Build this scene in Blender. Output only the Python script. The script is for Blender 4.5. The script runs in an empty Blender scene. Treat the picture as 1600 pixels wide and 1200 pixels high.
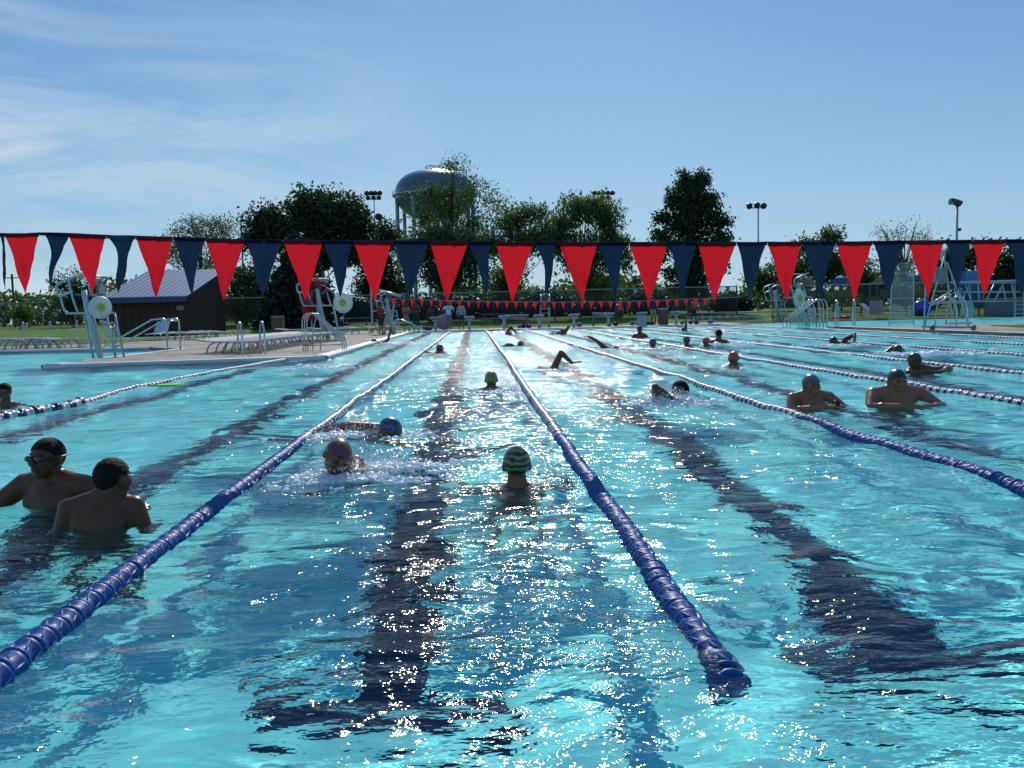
import bpy, bmesh, math, random
import numpy as np
from mathutils import Vector, Matrix, noise
random.seed(7); rng = np.random.default_rng(5)
PI = math.pi; R = math.radians
C = bpy.context.scene.collection
sc = bpy.context.scene

# ------------------------------------------------------------------ camera, sky, sun, exposure
FPX = 1400.0                      # focal length in pixels of a 1600 px wide picture
VPX, VPY, ROLL, EYE = 741.0, 490.0, R(1.35), 0.98
vv = Vector(((VPX-800)/FPX, (600-VPY)/FPX, -1)).normalized()       # the pool's long axis as the camera sees it
hh = Vector((math.cos(ROLL), math.sin(ROLL), 0))
uu = hh.cross(vv).normalized(); rr = vv.cross(uu).normalized()
CAMPOS = Vector((0, 0, EYE))
M3 = Matrix((rr, vv, uu))                                           # camera axes to world axes
cd = bpy.data.cameras.new('camera'); cam = bpy.data.objects.new('camera', cd); C.objects.link(cam)
cam.matrix_world = Matrix.Translation(CAMPOS) @ M3.to_4x4()
cd.lens = 36*FPX/1600; cd.sensor_width = 36; cd.clip_start = 0.05; cd.clip_end = 4000
sc.camera = cam
SUN_EL, SUN_AZ = R(37), R(3.6)     # azimuth to the right of the pool's long axis (+Y)
sd = Vector((math.sin(SUN_AZ)*math.cos(SUN_EL), math.cos(SUN_AZ)*math.cos(SUN_EL), math.sin(SUN_EL)))
sl = bpy.data.lights.new('sun', 'SUN'); sl.energy = 4.2; sl.angle = R(0.55); sl.color = (1, .95, .87)
so = bpy.data.objects.new('sun', sl); C.objects.link(so)
so.rotation_euler = sd.to_track_quat('Z', 'Y').to_euler()
w = bpy.data.worlds.new('World'); sc.world = w; w.use_nodes = True
wn = w.node_tree; wn.nodes.clear()
def wnode(t, **k):
    n = wn.nodes.new(t)
    for a, b in k.items(): setattr(n, a, b)
    return n
sky = wnode('ShaderNodeTexSky', sky_type='NISHITA', sun_disc=False, sun_elevation=SUN_EL, sun_rotation=SUN_AZ,
            altitude=200, air_density=1.0, dust_density=0.6, ozone_density=2.2)
bg = wnode('ShaderNodeBackground'); bg.inputs[1].default_value = 0.080
wo = wnode('ShaderNodeOutputWorld')
# thin cirrus streaks low on the left of the sky
tc = wnode('ShaderNodeTexCoord')
mp = wnode('ShaderNodeMapping'); mp.inputs['Rotation'].default_value = (R(0), R(-13), 0); mp.inputs['Scale'].default_value = (2.0, 2.0, 9.5); mp.inputs['Location'].default_value = (.35, .2, .1)
nz = wnode('ShaderNodeTexNoise'); nz.inputs['Scale'].default_value = 1.5; nz.inputs['Detail'].default_value = 9; nz.inputs['Roughness'].default_value = .6; nz.inputs['Distortion'].default_value = .9
rp = wnode('ShaderNodeMapRange'); rp.inputs[1].default_value = .40; rp.inputs[2].default_value = .66
sx = wnode('ShaderNodeSeparateXYZ')
ml = wnode('ShaderNodeMapRange'); ml.inputs[1].default_value = 0.02; ml.inputs[2].default_value = -0.42
m1 = wnode('ShaderNodeMath', operation='MULTIPLY'); m2 = wnode('ShaderNodeMath', operation='MULTIPLY'); m2.inputs[1].default_value = .8
mx = wnode('ShaderNodeMixRGB'); mx.inputs[2].default_value = (8.0, 9.3, 10.2, 1)
L = wn.links.new
L(tc.outputs['Generated'], mp.inputs[0]); L(mp.outputs[0], nz.inputs['Vector']); L(nz.outputs[0], rp.inputs[0])
L(tc.outputs['Generated'], sx.inputs[0]); L(sx.outputs[0], ml.inputs[0])
L(rp.outputs[0], m1.inputs[0]); L(ml.outputs[0], m1.inputs[1]); cz = wnode('ShaderNodeMapRange'); cz.inputs[1].default_value = .20; cz.inputs[2].default_value = .34; cz.inputs[3].default_value = 1; cz.inputs[4].default_value = .25
cq = wnode('ShaderNodeMath', operation='MULTIPLY'); L(sx.outputs[2], cz.inputs[0]); L(cz.outputs[0], cq.inputs[0]); L(m1.outputs[0], cq.inputs[1]); L(cq.outputs[0], m2.inputs[0])
sz = wnode('ShaderNodeMapRange'); sz.inputs[1].default_value = 0; sz.inputs[2].default_value = .36
cr = wnode('ShaderNodeValToRGB'); ce = cr.color_ramp.elements
ce[0].position = 0; ce[0].color = (.42, .66, .79, 1); ce[1].position = 1; ce[1].color = (.15, .365, .70, 1)
q = ce.new(.35); q.color = (.31, .56, .80, 1); q = ce.new(.7); q.color = (.22, .46, .77, 1)
sv = wnode('ShaderNodeVectorMath', operation='SCALE'); sv.inputs['Scale'].default_value = 12.5
sm = wnode('ShaderNodeMixRGB'); sm.inputs[0].default_value = .85
L(sx.outputs[2], sz.inputs[0]); L(sz.outputs[0], cr.inputs[0]); L(cr.outputs[0], sv.inputs[0])
xa = wnode('ShaderNodeMath', operation='SUBTRACT'); xa.inputs[1].default_value = .06; xb = wnode('ShaderNodeMath', operation='ABSOLUTE')
xr = wnode('ShaderNodeMapRange'); xr.inputs[1].default_value = .12; xr.inputs[2].default_value = .6
xm = wnode('ShaderNodeMath', operation='MULTIPLY'); sd_ = wnode('ShaderNodeMixRGB', blend_type='MULTIPLY'); sd_.inputs[2].default_value = (.62, .72, .86, 1)
L(sx.outputs[0], xa.inputs[0]); L(xa.outputs[0], xb.inputs[0]); L(xb.outputs[0], xr.inputs[0]); L(xr.outputs[0], xm.inputs[0]); L(sz.outputs[0], xm.inputs[1])
L(xm.outputs[0], sd_.inputs[0]); L(sv.outputs[0], sd_.inputs[1])
L(sky.outputs[0], sm.inputs[1]); L(sd_.outputs[0], sm.inputs[2])
L(m2.outputs[0], mx.inputs[0]); L(sm.outputs[0], mx.inputs[1]); L(mx.outputs[0], bg.inputs[0]); L(bg.outputs[0], wo.inputs[0])
sc.view_settings.view_transform = 'Standard'; sc.view_settings.look = 'None'; sc.view_settings.gamma = 1
sc.view_settings.exposure = -0.03
sc.cycles.use_denoising = True; sc.cycles.max_bounces = 10; sc.cycles.transparent_max_bounces = 24
sc.cycles.sample_clamp_indirect = 6; sc.cycles.blur_glossy = 0.3

def ray(px, py):
    return (M3 @ Vector(((px-800)/FPX, (600-py)/FPX, -1)))
def G(px, py, z=0.0):              # the point at height z seen at that pixel of the photograph
    d = ray(px, py); t = (z-EYE)/d.z; return CAMPOS + d*t
def P(px, py, Y):                  # the point at distance Y along the pool
    d = ray(px, py); return CAMPOS + d*(Y/d.y)

# ------------------------------------------------------------------ materials
def mat(name, col, rough=.6, metal=0, spec=.5, noise_scale=None, noise_amt=.15, bump=None, trans=0, sub=None, emis=None, coat=0):
    m = bpy.data.materials.new(name); m.use_nodes = True; nt = m.node_tree; b = nt.nodes['Principled BSDF']
    b.inputs['Base Color'].default_value = (*col, 1); b.inputs['Roughness'].default_value = rough
    b.inputs['Metallic'].default_value = metal; b.inputs['Specular IOR Level'].default_value = spec
    b.inputs['Coat Weight'].default_value = coat
    if noise_scale:
        t = nt.nodes.new('ShaderNodeTexCoord'); n = nt.nodes.new('ShaderNodeTexNoise'); n.inputs['Scale'].default_value = noise_scale
        n.inputs['Detail'].default_value = 5
        r = nt.nodes.new('ShaderNodeMapRange'); r.inputs[1].default_value = .25; r.inputs[2].default_value = .75
        r.inputs[3].default_value = 1-noise_amt; r.inputs[4].default_value = 1+noise_amt
        x = nt.nodes.new('ShaderNodeVectorMath'); x.operation = 'SCALE'; x.inputs[0].default_value = col
        nt.links.new(t.outputs['Object'], n.inputs['Vector']); nt.links.new(n.outputs[0], r.inputs[0])
        nt.links.new(r.outputs[0], x.inputs['Scale']); nt.links.new(x.outputs[0], b.inputs['Base Color'])
        if bump:
            bn = nt.nodes.new('ShaderNodeBump'); bn.inputs['Strength'].default_value = bump; bn.inputs['Distance'].default_value = .02
            nt.links.new(n.outputs[0], bn.inputs['Height']); nt.links.new(bn.outputs[0], b.inputs['Normal'])
    if trans:                      # thin cloth or leaf: part of the light comes through
        tr = nt.nodes.new('ShaderNodeBsdfTranslucent'); tr.inputs[0].default_value = (*(sub or col), 1)
        ms = nt.nodes.new('ShaderNodeMixShader'); ms.inputs[0].default_value = trans
        out = nt.nodes['Material Output']
        nt.links.new(b.outputs[0], ms.inputs[1]); nt.links.new(tr.outputs[0], ms.inputs[2]); nt.links.new(ms.outputs[0], out.inputs[0])
    return m
# ------------------------------------------------------------------ mesh helpers
def link(name, me, m=None, parent=None, smooth=False):
    o = bpy.data.objects.new(name, me); C.objects.link(o)
    if m is not None:
        for q in (m if isinstance(m, (list, tuple)) else [m]): me.materials.append(q)
    if parent is not None: o.parent = parent
    if smooth: me.shade_smooth()
    return o
def grid_mesh(name, X, Y, Z):
    nr, nc = X.shape
    me = bpy.data.meshes.new(name)
    me.vertices.add(nr*nc); me.vertices.foreach_set('co', np.stack([X, Y, Z], -1).astype(np.float32).ravel())
    i = np.arange(nr*nc).reshape(nr, nc)
    f = np.stack([i[:-1, :-1], i[:-1, 1:], i[1:, 1:], i[1:, :-1]], -1).reshape(-1, 4)
    me.loops.add(f.size); me.loops.foreach_set('vertex_index', f.ravel().astype(np.int32))
    me.polygons.add(len(f)); me.polygons.foreach_set('loop_start', (np.arange(len(f))*4).astype(np.int32))
    me.update(); me.validate(); return me
# ------------------------------------------------------------------ water surface
lams = np.exp(rng.uniform(math.log(.42), math.log(3.0), 56))
dirs = rng.normal(-PI/2+.15, 1.05, 56)
phs = rng.uniform(0, 2*PI, 56)
slp = .025*(lams/.5)**-.55
def wave_h(X, Y, sp=None):
    H = np.zeros_like(X)
    mod = .72+.34*np.sin(X*1.1+.8*np.sin(Y*.35))*np.sin(Y*.55+1.3*np.sin(X*.6)) + .25*np.sin(X*.37+Y*.9+1)*np.sin(Y*.21-X*.5)
    mod = np.clip(mod, .25, 1.3)
    for l, a, p, s in zip(lams, dirs, phs, slp):
        k = 2*PI/l
        amp = s/k*mod
        if sp is not None: amp = amp*np.clip((l/sp-2.5)/2.5, 0, 1)
        H += amp*np.sin(k*(X*math.cos(a)+Y*math.sin(a))+p+.5*np.sin(X*.9+p)+.5*np.sin(Y*.7-p))
    return H
def wz(x, y): return float(wave_h(np.array([x*1.0]), np.array([y*1.0]))[0])
NR, NC = 760, 900
r_ = .7*np.exp(np.linspace(0, math.log(95/.7), NR)); a_ = np.linspace(R(-64), R(64), NC)
RR, AA = np.meshgrid(r_, a_, indexing='ij')
XX, YY = RR*np.sin(AA), RR*np.cos(AA)-.9
SP = np.maximum(RR*(math.log(95/.7)/NR), RR*R(128)/NC)
water_me = grid_mesh('water', XX, YY, wave_h(XX, YY, SP))
def water_material():
    m = bpy.data.materials.new('pool water'); m.use_nodes = True; nt = m.node_tree; nt.nodes.clear()
    N = nt.nodes.new; K = nt.links.new
    out = N('ShaderNodeOutputMaterial'); tc = N('ShaderNodeTexCoord')
    n1 = N('ShaderNodeTexNoise'); n1.inputs['Scale'].default_value = 13; n1.inputs['Detail'].default_value = 3; n1.inputs['Roughness'].default_value = .5
    mp = N('ShaderNodeMapping'); mp.inputs['Scale'].default_value = (.75, 1.25, 1)
    K(tc.outputs['Object'], mp.inputs[0]); K(mp.outputs[0], n1.inputs['Vector'])
    n2 = N('ShaderNodeTexNoise'); n2.inputs['Scale'].default_value = 4.2; n2.inputs['Detail'].default_value = 1; n2.inputs['Distortion'].default_value = .4
    K(mp.outputs[0], n2.inputs['Vector'])
    n3 = N('ShaderNodeTexNoise'); n3.inputs['Scale'].default_value = .55; n3.inputs['Detail'].default_value = 2      # calm and ruffled patches
    K(tc.outputs['Object'], n3.inputs['Vector'])
    r3 = N('ShaderNodeMapRange'); r3.inputs[1].default_value = .38; r3.inputs[2].default_value = .62; r3.inputs[3].default_value = .35; r3.inputs[4].default_value = 1
    K(n3.outputs[0], r3.inputs[0])
    sy = N('ShaderNodeSeparateXYZ'); K(tc.outputs['Object'], sy.inputs[0])      # choppier where more people swim, up the pool
    ry = N('ShaderNodeMapRange'); ry.inputs[1].default_value = 9; ry.inputs[2].default_value = 32; ry.inputs[3].default_value = 1; ry.inputs[4].default_value = 2.0; K(sy.outputs[1], ry.inputs[0])
    mm = N('ShaderNodeMath'); mm.operation = 'MULTIPLY'; K(r3.outputs[0], mm.inputs[0]); K(ry.outputs[0], mm.inputs[1])
    md = N('ShaderNodeMath'); md.operation = 'MULTIPLY'; md.inputs[1].default_value = .040; K(ry.outputs[0], md.inputs[0])
    b0 = N('ShaderNodeBump'); b0.inputs['Distance'].default_value = .085; b0.inputs['Strength'].default_value = .8; K(n2.outputs[0], b0.inputs['Height'])
    b = N('ShaderNodeBump'); K(md.outputs[0], b.inputs['Distance']); K(r3.outputs[0], b.inputs['Strength'])
    K(n1.outputs[0], b.inputs['Height']); K(b0.outputs[0], b.inputs['Normal'])
    gl = N('ShaderNodeBsdfGlossy'); gl.inputs['Roughness'].default_value = .085; gl.inputs[0].default_value = (1, 1, 1, 1)
    rf = N('ShaderNodeBsdfRefraction'); rf.inputs['Roughness'].default_value = .0; rf.inputs['IOR'].default_value = 1.33; rf.inputs[0].default_value = (.84, .985, 1, 1)
    tr = N('ShaderNodeBsdfTransparent'); tr.inputs[0].default_value = (.9, 1, 1, 1)
    fr = N('ShaderNodeFresnel'); fr.inputs[0].default_value = 1.33
    c0 = N('ShaderNodeBump'); c0.inputs['Distance'].default_value = .05; c0.inputs['Strength'].default_value = .8; K(n2.outputs[0], c0.inputs['Height'])
    c1 = N('ShaderNodeBump'); c1.inputs['Distance'].default_value = .016; K(r3.outputs[0], c1.inputs['Strength']); K(n1.outputs[0], c1.inputs['Height']); K(c0.outputs[0], c1.inputs['Normal'])
    K(b.outputs[0], gl.inputs['Normal']); K(c1.outputs[0], rf.inputs['Normal']); K(b.outputs[0], fr.inputs['Normal'])
    m1 = N('ShaderNodeMixShader'); m1.inputs[0].default_value = TRF; m2 = N('ShaderNodeMixShader')
    K(rf.outputs[0], m1.inputs[1]); K(tr.outputs[0], m1.inputs[2]); ge = N('ShaderNodeNewGeometry'); mb = N('ShaderNodeMath'); mb.operation = 'SUBTRACT'; mb.inputs[0].default_value = 1; mc = N('ShaderNodeMath'); mc.operation = 'MULTIPLY_ADD'; mc.inputs[2].default_value = 0; mf = N('ShaderNodeMath'); mf.operation = 'MULTIPLY'; mf.inputs[1].default_value = .78; K(fr.outputs[0], mf.inputs[0])
    K(ge.outputs['Backfacing'], mb.inputs[1]); K(mb.outputs[0], mc.inputs[0]); K(mf.outputs[0], mc.inputs[1]); K(mc.outputs[0], m2.inputs[0]); K(m1.outputs[0], m2.inputs[1]); K(gl.outputs[0], m2.inputs[2])
    K(m2.outputs[0], out.inputs[0]); return m
TRF = 0.0
water = link('water', water_me, water_material(), smooth=True); water['kind'] = 'structure'; water['label'] = 'rippled turquoise pool water glittering in the sun'
# ------------------------------------------------------------------ pool floor with lane stripes
def floor_material():
    m = mat('pool floor paint', (.16, .62, .70), .6); nt = m.node_tree; b = nt.nodes['Principled BSDF']; N = nt.nodes.new; K = nt.links.new
    tc = N('ShaderNodeTexCoord')
    n = N('ShaderNodeTexNoise'); n.inputs['Scale'].default_value = 1.1; n.inputs['Detail'].default_value = 6; n.inputs['Distortion'].default_value = 1.5
    K(tc.outputs['Object'], n.inputs['Vector'])
    cr = N('ShaderNodeValToRGB'); cr.color_ramp.elements[0].position = .3; cr.color_ramp.elements[1].position = .72
    cr.color_ramp.elements[0].color = (.17, .74, .74, 1); cr.color_ramp.elements[1].color = (.21, .82, .79, 1)
    K(n.outputs[0], cr.inputs[0]); K(cr.outputs[0], b.inputs['Base Color']); return m
DEPTH = 1.15; LANE = 2.13; ROPE_X = [-1.37, .65, 2.83, 5.15, 7.3, 9.75, 12.1, 14.2]
WALL_R, WALL_L, FAR = 15.45, -3.43, 51.0
def mesh_from(name, vs, fs, m=None, parent=None, smooth=False, **k):
    me = bpy.data.meshes.new(name); me.from_pydata([tuple(v) for v in vs], [], fs); me.validate()
    o = link(name, me, m, parent, smooth)
    for a, b in k.items(): o[a] = b
    return o
def sheet(name, rects, z, m, **k):
    vs = []; fs = []
    for x0, y0, x1, y1 in rects:
        n = len(vs); vs += [(x0, y0, z), (x1, y0, z), (x1, y1, z), (x0, y1, z)]; fs.append((n, n+1, n+2, n+3))
    return mesh_from(name, vs, fs, m, **k)
pf = sheet('pool_floor', [(-40, -6, 44, 62)], -DEPTH, floor_material(), kind='structure')
stripe_m = mat("black tile", (.008, .02, .05), .9, spec=0)
rects = []
for i, x in enumerate([-4.7, -2.5]+[(a+b)/2 for a, b in zip(ROPE_X[:-1], ROPE_X[1:])]):
    rects += [(x-.16, 3.54, x+.16, 49 if i else 19), (x-.5, 3.19, x+.5, 3.536)]
stripes = sheet('lane_stripes', rects, -DEPTH+.004, stripe_m, kind='structure')
so.data.cycles.is_caustics_light = True; water.cycles.is_caustics_caster = True
pf.cycles.is_caustics_receiver = True; stripes.cycles.is_caustics_receiver = True
# ------------------------------------------------------------------ bmesh shapes
class MB:
    """collects shapes for ONE mesh"""
    def __init__(s): s.bm = bmesh.new()
    def box(s, c, size, rot=None, bev=0):
        g = bmesh.ops.create_cube(s.bm, size=1)['verts']
        for v in g:
            v.co = Vector((v.co.x*size[0], v.co.y*size[1], v.co.z*size[2]))
            if rot is not None: v.co = rot @ v.co
            v.co += Vector(c)
        if bev:
            es = list({e for v in g for e in v.link_edges})
            bmesh.ops.bevel(s.bm, geom=es, offset=bev, segments=2, affect='EDGES')
        return s
    def tube(s, pts, r, seg=8, cap=True, r1=None):
        pts = [Vector(p) for p in pts]; n = len(pts); rings = []
        up = None
        for i, p in enumerate(pts):
            t = (pts[min(i+1, n-1)]-pts[max(i-1, 0)])
            if t.length < 1e-9: t = Vector((0, 0, 1))
            t.normalize()
            if up is None:
                up = Vector((0, 0, 1)) if abs(t.z) < .9 else Vector((1, 0, 0))
            a = t.cross(up).normalized(); b = a.cross(t).normalized(); up = b
            q = r if r1 is None else r+(r1-r)*i/(n-1)
            rings.append([s.bm.verts.new(p+a*math.cos(2*PI*k/seg)*q+b*math.sin(2*PI*k/seg)*q) for k in range(seg)])
        for i in range(n-1):
            for k in range(seg):
                s.bm.faces.new((rings[i][k], rings[i][(k+1) % seg], rings[i+1][(k+1) % seg], rings[i+1][k]))
        if cap:
            s.bm.faces.new(rings[0][::-1]); s.bm.faces.new(rings[-1])
        return s
    def ell(s, c, r, rot=None, u=16, v=10):
        g = bmesh.ops.create_uvsphere(s.bm, u_segments=u, v_segments=v, radius=1)['verts']
        r = (r, r, r) if isinstance(r, (int, float)) else r
        for q in g:
            q.co = Vector((q.co.x*r[0], q.co.y*r[1], q.co.z*r[2]))
            if rot is not None: q.co = rot @ q.co
            q.co += Vector(c)
        return s
    def cap(s, p0, r0, p1, r1, u=12):          # tapered capsule
        p0 = Vector(p0); p1 = Vector(p1)
        s.ell(p0, r0, u=u, v=8); s.ell(p1, r1, u=u, v=8)
        if (p1-p0).length > 1e-4: s.tube([p0, p1], r0, seg=u, r1=r1)
        return s
    def lathe(s, prof, c=(0, 0, 0), rot=None, seg=16):
        rings = []
        for (r, z) in prof:
            ring = []
            for k in range(seg):
                p = Vector((r*math.cos(2*PI*k/seg), r*math.sin(2*PI*k/seg), z))
                if rot is not None: p = rot @ p
                ring.append(s.bm.verts.new(p+Vector(c)))
            rings.append(ring)
        for i in range(len(prof)-1):
            for k in range(seg):
                s.bm.faces.new((rings[i][k], rings[i][(k+1) % seg], rings[i+1][(k+1) % seg], rings[i+1][k]))
        s.bm.faces.new(rings[0][::-1]); s.bm.faces.new(rings[-1])
        return s
    def build(s, name, m=None, parent=None, smooth=False):
        bmesh.ops.recalc_face_normals(s.bm, faces=s.bm.faces)
        me = bpy.data.meshes.new(name); s.bm.to_mesh(me); s.bm.free()
        return link(name, me, m, parent, smooth)
def tag(o, label, cat, group=None, kind=None):
    o['label'] = label; o['category'] = cat
    if group: o['group'] = group
    if kind: o['kind'] = kind
    return o
def thing(name, label, cat, loc=(0, 0, 0), rz=0, group=None):
    o = bpy.data.objects.new(name, None); C.objects.link(o); o.location = loc; o.rotation_euler = (0, 0, rz)
    return tag(o, label, cat, group)
def dup(root, loc, rz=None, label=None, scale=None):
    r = root.copy(); C.objects.link(r); r.location = loc
    if rz is not None: r.rotation_euler = (0, 0, rz)
    if scale is not None: r.scale = scale if isinstance(scale, (tuple, list)) else (scale,)*3
    if label: r['label'] = label
    for ch in root.children:
        c = ch.copy(); C.objects.link(c); c.parent = r
        for g in ch.children:
            d = g.copy(); C.objects.link(d); d.parent = c
    return r
def smooth_path(pts, n=8):
    pts = [Vector(p) for p in pts]; out = []
    for i in range(len(pts)-1):
        p0, p1, p2, p3 = pts[max(i-1, 0)], pts[i], pts[i+1], pts[min(i+2, len(pts)-1)]
        for k in range(n):
            t = k/n
            out.append(.5*((2*p1)+(p2-p0)*t+(2*p0-5*p1+4*p2-p3)*t*t+(3*p1-p0-3*p2+p3)*t**3))
    return out+[pts[-1]]
# ------------------------------------------------------------------ decks, lawns, paths
DZ = .06
concrete = mat('deck concrete', (.24, .20, .16), .85, noise_scale=1.3, noise_amt=.3, bump=.1)
def joints(m):                     # saw-cut joints and water stains in the slab
    nt = m.node_tree; b = nt.nodes['Principled BSDF']; src = b.inputs['Base Color'].links[0].from_socket; N = nt.nodes.new; K = nt.links.new
    tc = N('ShaderNodeTexCoord'); br = N('ShaderNodeTexBrick'); br.offset = 0; br.inputs['Scale'].default_value = 1; br.inputs['Brick Width'].default_value = 2.6; br.inputs['Row Height'].default_value = 2.6
    br.inputs['Mortar Size'].default_value = .025; br.inputs['Color1'].default_value = (1, 1, 1, 1); br.inputs['Color2'].default_value = (.86, .87, .88, 1); br.inputs['Mortar'].default_value = (.35, .35, .35, 1)
    n = N('ShaderNodeTexNoise'); n.inputs['Scale'].default_value = .45; n.inputs['Detail'].default_value = 6; r = N('ShaderNodeMapRange'); r.inputs[1].default_value = .5; r.inputs[2].default_value = .56; r.inputs[3].default_value = 1; r.inputs[4].default_value = .62
    x = N('ShaderNodeMixRGB'); x.blend_type = 'MULTIPLY'; x.inputs[0].default_value = 1; y = N('ShaderNodeVectorMath'); y.operation = 'SCALE'
    K(tc.outputs['Object'], br.inputs[0]); K(tc.outputs['Object'], n.inputs[0]); K(n.outputs[0], r.inputs[0]); K(src, x.inputs[1]); K(br.outputs[0], x.inputs[2]); K(x.outputs[0], y.inputs[0]); K(r.outputs[0], y.inputs['Scale']); K(y.outputs[0], b.inputs['Base Color'])
joints(concrete)
coping_m = mat('coping', (.5, .52, .52), .45, noise_scale=5, noise_amt=.12)
tile_m = mat('pool wall tile', (.10, .42, .55), .4)
grass_m = mat('lawn', (.075, .135, .02), 1, spec=.1, noise_scale=.35, noise_amt=.35)
def slab(name, poly, z0, z1, m, **k):
    n = len(poly); vs = [(x, y, z1) for x, y in poly]+[(x, y, z0) for x, y in poly]
    fs = [tuple(range(n))]+[(i, n+i, n+(i+1) % n, (i+1) % n) for i in range(n)]
    o = mesh_from(name, vs, fs, m, kind='structure')
    for a, b in k.items(): o[a] = b
    return o
# the main basin is open to a shallow basin on the left (Y < 20.6) and to the diving basin far right
left_poly = [(-9.6, 20.3), (WALL_L-.1, 21.3), (WALL_L-.1, FAR), (-34, FAR), (-34, 33), (-11.5, 32.2), (-9.7, 30)]
slab('pool_deck_peninsula', left_poly, -DEPTH, DZ, concrete)
slab('pool_deck_far', [(-34, FAR+.004), (WALL_R+.3, FAR+.004), (WALL_R+.3, 57.2), (60, 57.2), (60, 59.5), (WALL_R-4, 59.5), (WALL_R-5, 55), (-34, 55)], -DEPTH, DZ, concrete)
slab('pool_deck_right', [(WALL_R, -8), (60, -8), (60, 36.4), (17.5, 36.4), (WALL_R, 38.4)], -DEPTH, DZ, concrete)
def coping(pts, wdt=.3):
    vs = []; fs = []
    for (a, b) in zip(pts[:-1], pts[1:]):
        a = Vector((*a, 0)); b = Vector((*b, 0)); d = (b-a).normalized(); nn = Vector((-d.y, d.x, 0))
        k = len(vs)
        prof = [(-.03, -.12), (-.05, DZ-.015), (-.03, DZ+.012), (wdt, DZ+.012), (wdt, DZ-.1)]
        for p in (a, b):
            for (o, z) in prof: vs.append(p+nn*o+Vector((0, 0, z)))
        for j in range(4): fs.append((k+j, k+j+1, k+j+6, k+j+5))
    return vs, fs
for nm, pts in (('coping_left', [(-9.7, 30), (-9.6, 20.3), (WALL_L-.1, 21.3), (WALL_L-.1, FAR)]), ('coping_far', [(WALL_L, FAR), (WALL_R+.3, FAR)]),
                ('coping_right', [(17.5, 36.4), (WALL_R, 38.4), (WALL_R, -8)][::-1][::-1]), ('coping_shallow', [(-34, 33), (-11.5, 32.2)])):
    pts = pts if nm != 'coping_right' else [(30, 36.4), (17.5, 36.4), (WALL_R, 38.4), (WALL_R, -8)]
    if nm == 'coping_right': pts = pts[::-1][::-1]; vs, fs = coping(pts[::-1], -.3)
    elif nm == 'coping_left': vs, fs = coping(pts)
    else: vs, fs = coping(pts)
    mesh_from(nm, vs, fs, coping_m, kind='structure')
# lawn with gentle unevenness; reaches the horizon
gx, gy = np.meshgrid(np.concatenate([np.linspace(-1600, -121, 14), np.linspace(-120, 120, 90), np.linspace(121, 1600, 14)]), np.concatenate([np.linspace(55, 130, 60), np.linspace(135, 2600, 30)]))
gz = .10+.05*np.sin(gx*.21)*np.sin(gy*.17)+.03*np.sin(gx*.5+gy*.3)
gz = np.interp(gy, [55, 58, 74, 130, 2600], [.03, .06, .50, .62, .7])+(gz-.1)*np.clip((gy-57)/12, 0, 1)
def lawn_z(y): return float(np.interp(y, [0, 55, 58, 74, 130, 2600], [.05, .03, .06, .50, .62, .7]))
lawn_me = grid_mesh('lawn', gx, gy, gz); lw = link('lawn', lawn_me, grass_m, smooth=True); lw['kind'] = 'structure'
slab('lawn_patch_left', [(-34.5, 40.5), (-16, 39.5), (-14, 50.8), (-34.5, 50.8)], .0, DZ+.02, grass_m)
slab('lawn_patch_right', [(18.3, 27.5), (60, 27.5), (60, 33), (19.4, 33)], .0, DZ+.03, grass_m)
slab('lawn_far_left', [(-1600, 33), (-34.6, 33), (-34.6, 55), (-1600, 55)], -.2, .08, grass_m)
slab('lawn_far_right', [(60.1, -20), (1600, -20), (1600, 55), (60.1, 55)], -.2, .08, grass_m)
road_m = mat('dirt path', (.30, .25, .21), .9, noise_scale=.8)
slab('gravel_path', [(16, 75), (70, 75), (70, 80), (16, 80)], .3, .60, road_m)

# ------------------------------------------------------------------ lane ropes
blue_f = mat('blue plastic float', (.001, .06, .235), .48, spec=.3, coat=0, trans=.08, sub=(.0, .1, .5))
navy_f = mat('navy plastic float', (.008, .015, .04), .35)
white_f = mat('white plastic float', (.42, .46, .52), .35, trans=.05, sub=(.4, .5, .7))
red_f = mat('red plastic float', (.45, .03, .04), .3)
cable_m = mat('steel cable', (.3, .3, .32), .4, metal=1)
def float_mesh(name, m, wd, r=.052):
    """a ribbed wave-breaking disc: thick rim, hollow faces with twisted vanes, axis along Y"""
    b = MB(); rot = Matrix.Rotation(-PI/2, 3, 'X')
    h = wd/2
    b.lathe([(.012, -h), (r*.5, -h*.9), (r*.88, -h*.97), (r, -h*.80), (r*.95, -h*.6), (r*.78, -h*.2), (r*.78, h*.2), (r*.95, h*.6), (r, h*.80), (r*.88, h*.97), (r*.5, h*.9), (.012, h)], rot=rot, seg=16)
    for k in range(6):
        a = 2*PI*k/6
        b.box((math.cos(a)*r*.5, 0, math.sin(a)*r*.5), (r*.84, wd*.9, .006), Matrix.Rotation(-a, 3, 'Y') @ Matrix.Rotation(.3, 3, 'X'))
    bmesh.ops.recalc_face_normals(b.bm, faces=b.bm.faces)
    me = bpy.data.meshes.new(name); b.bm.to_mesh(me); b.bm.free(); me.materials.append(m); me.shade_smooth(); return me
F = {k: float_mesh('float', m, w_) for k, m, w_ in (('blue', blue_f, .088), ('navy', navy_f, .06), ('white', white_f, .088), ('red', red_f, .088))}
FB = {k: float_mesh('float', m, w_, .085) for k, m, w_ in (('navy', navy_f, .13), ('white', white_f, .14))}
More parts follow.
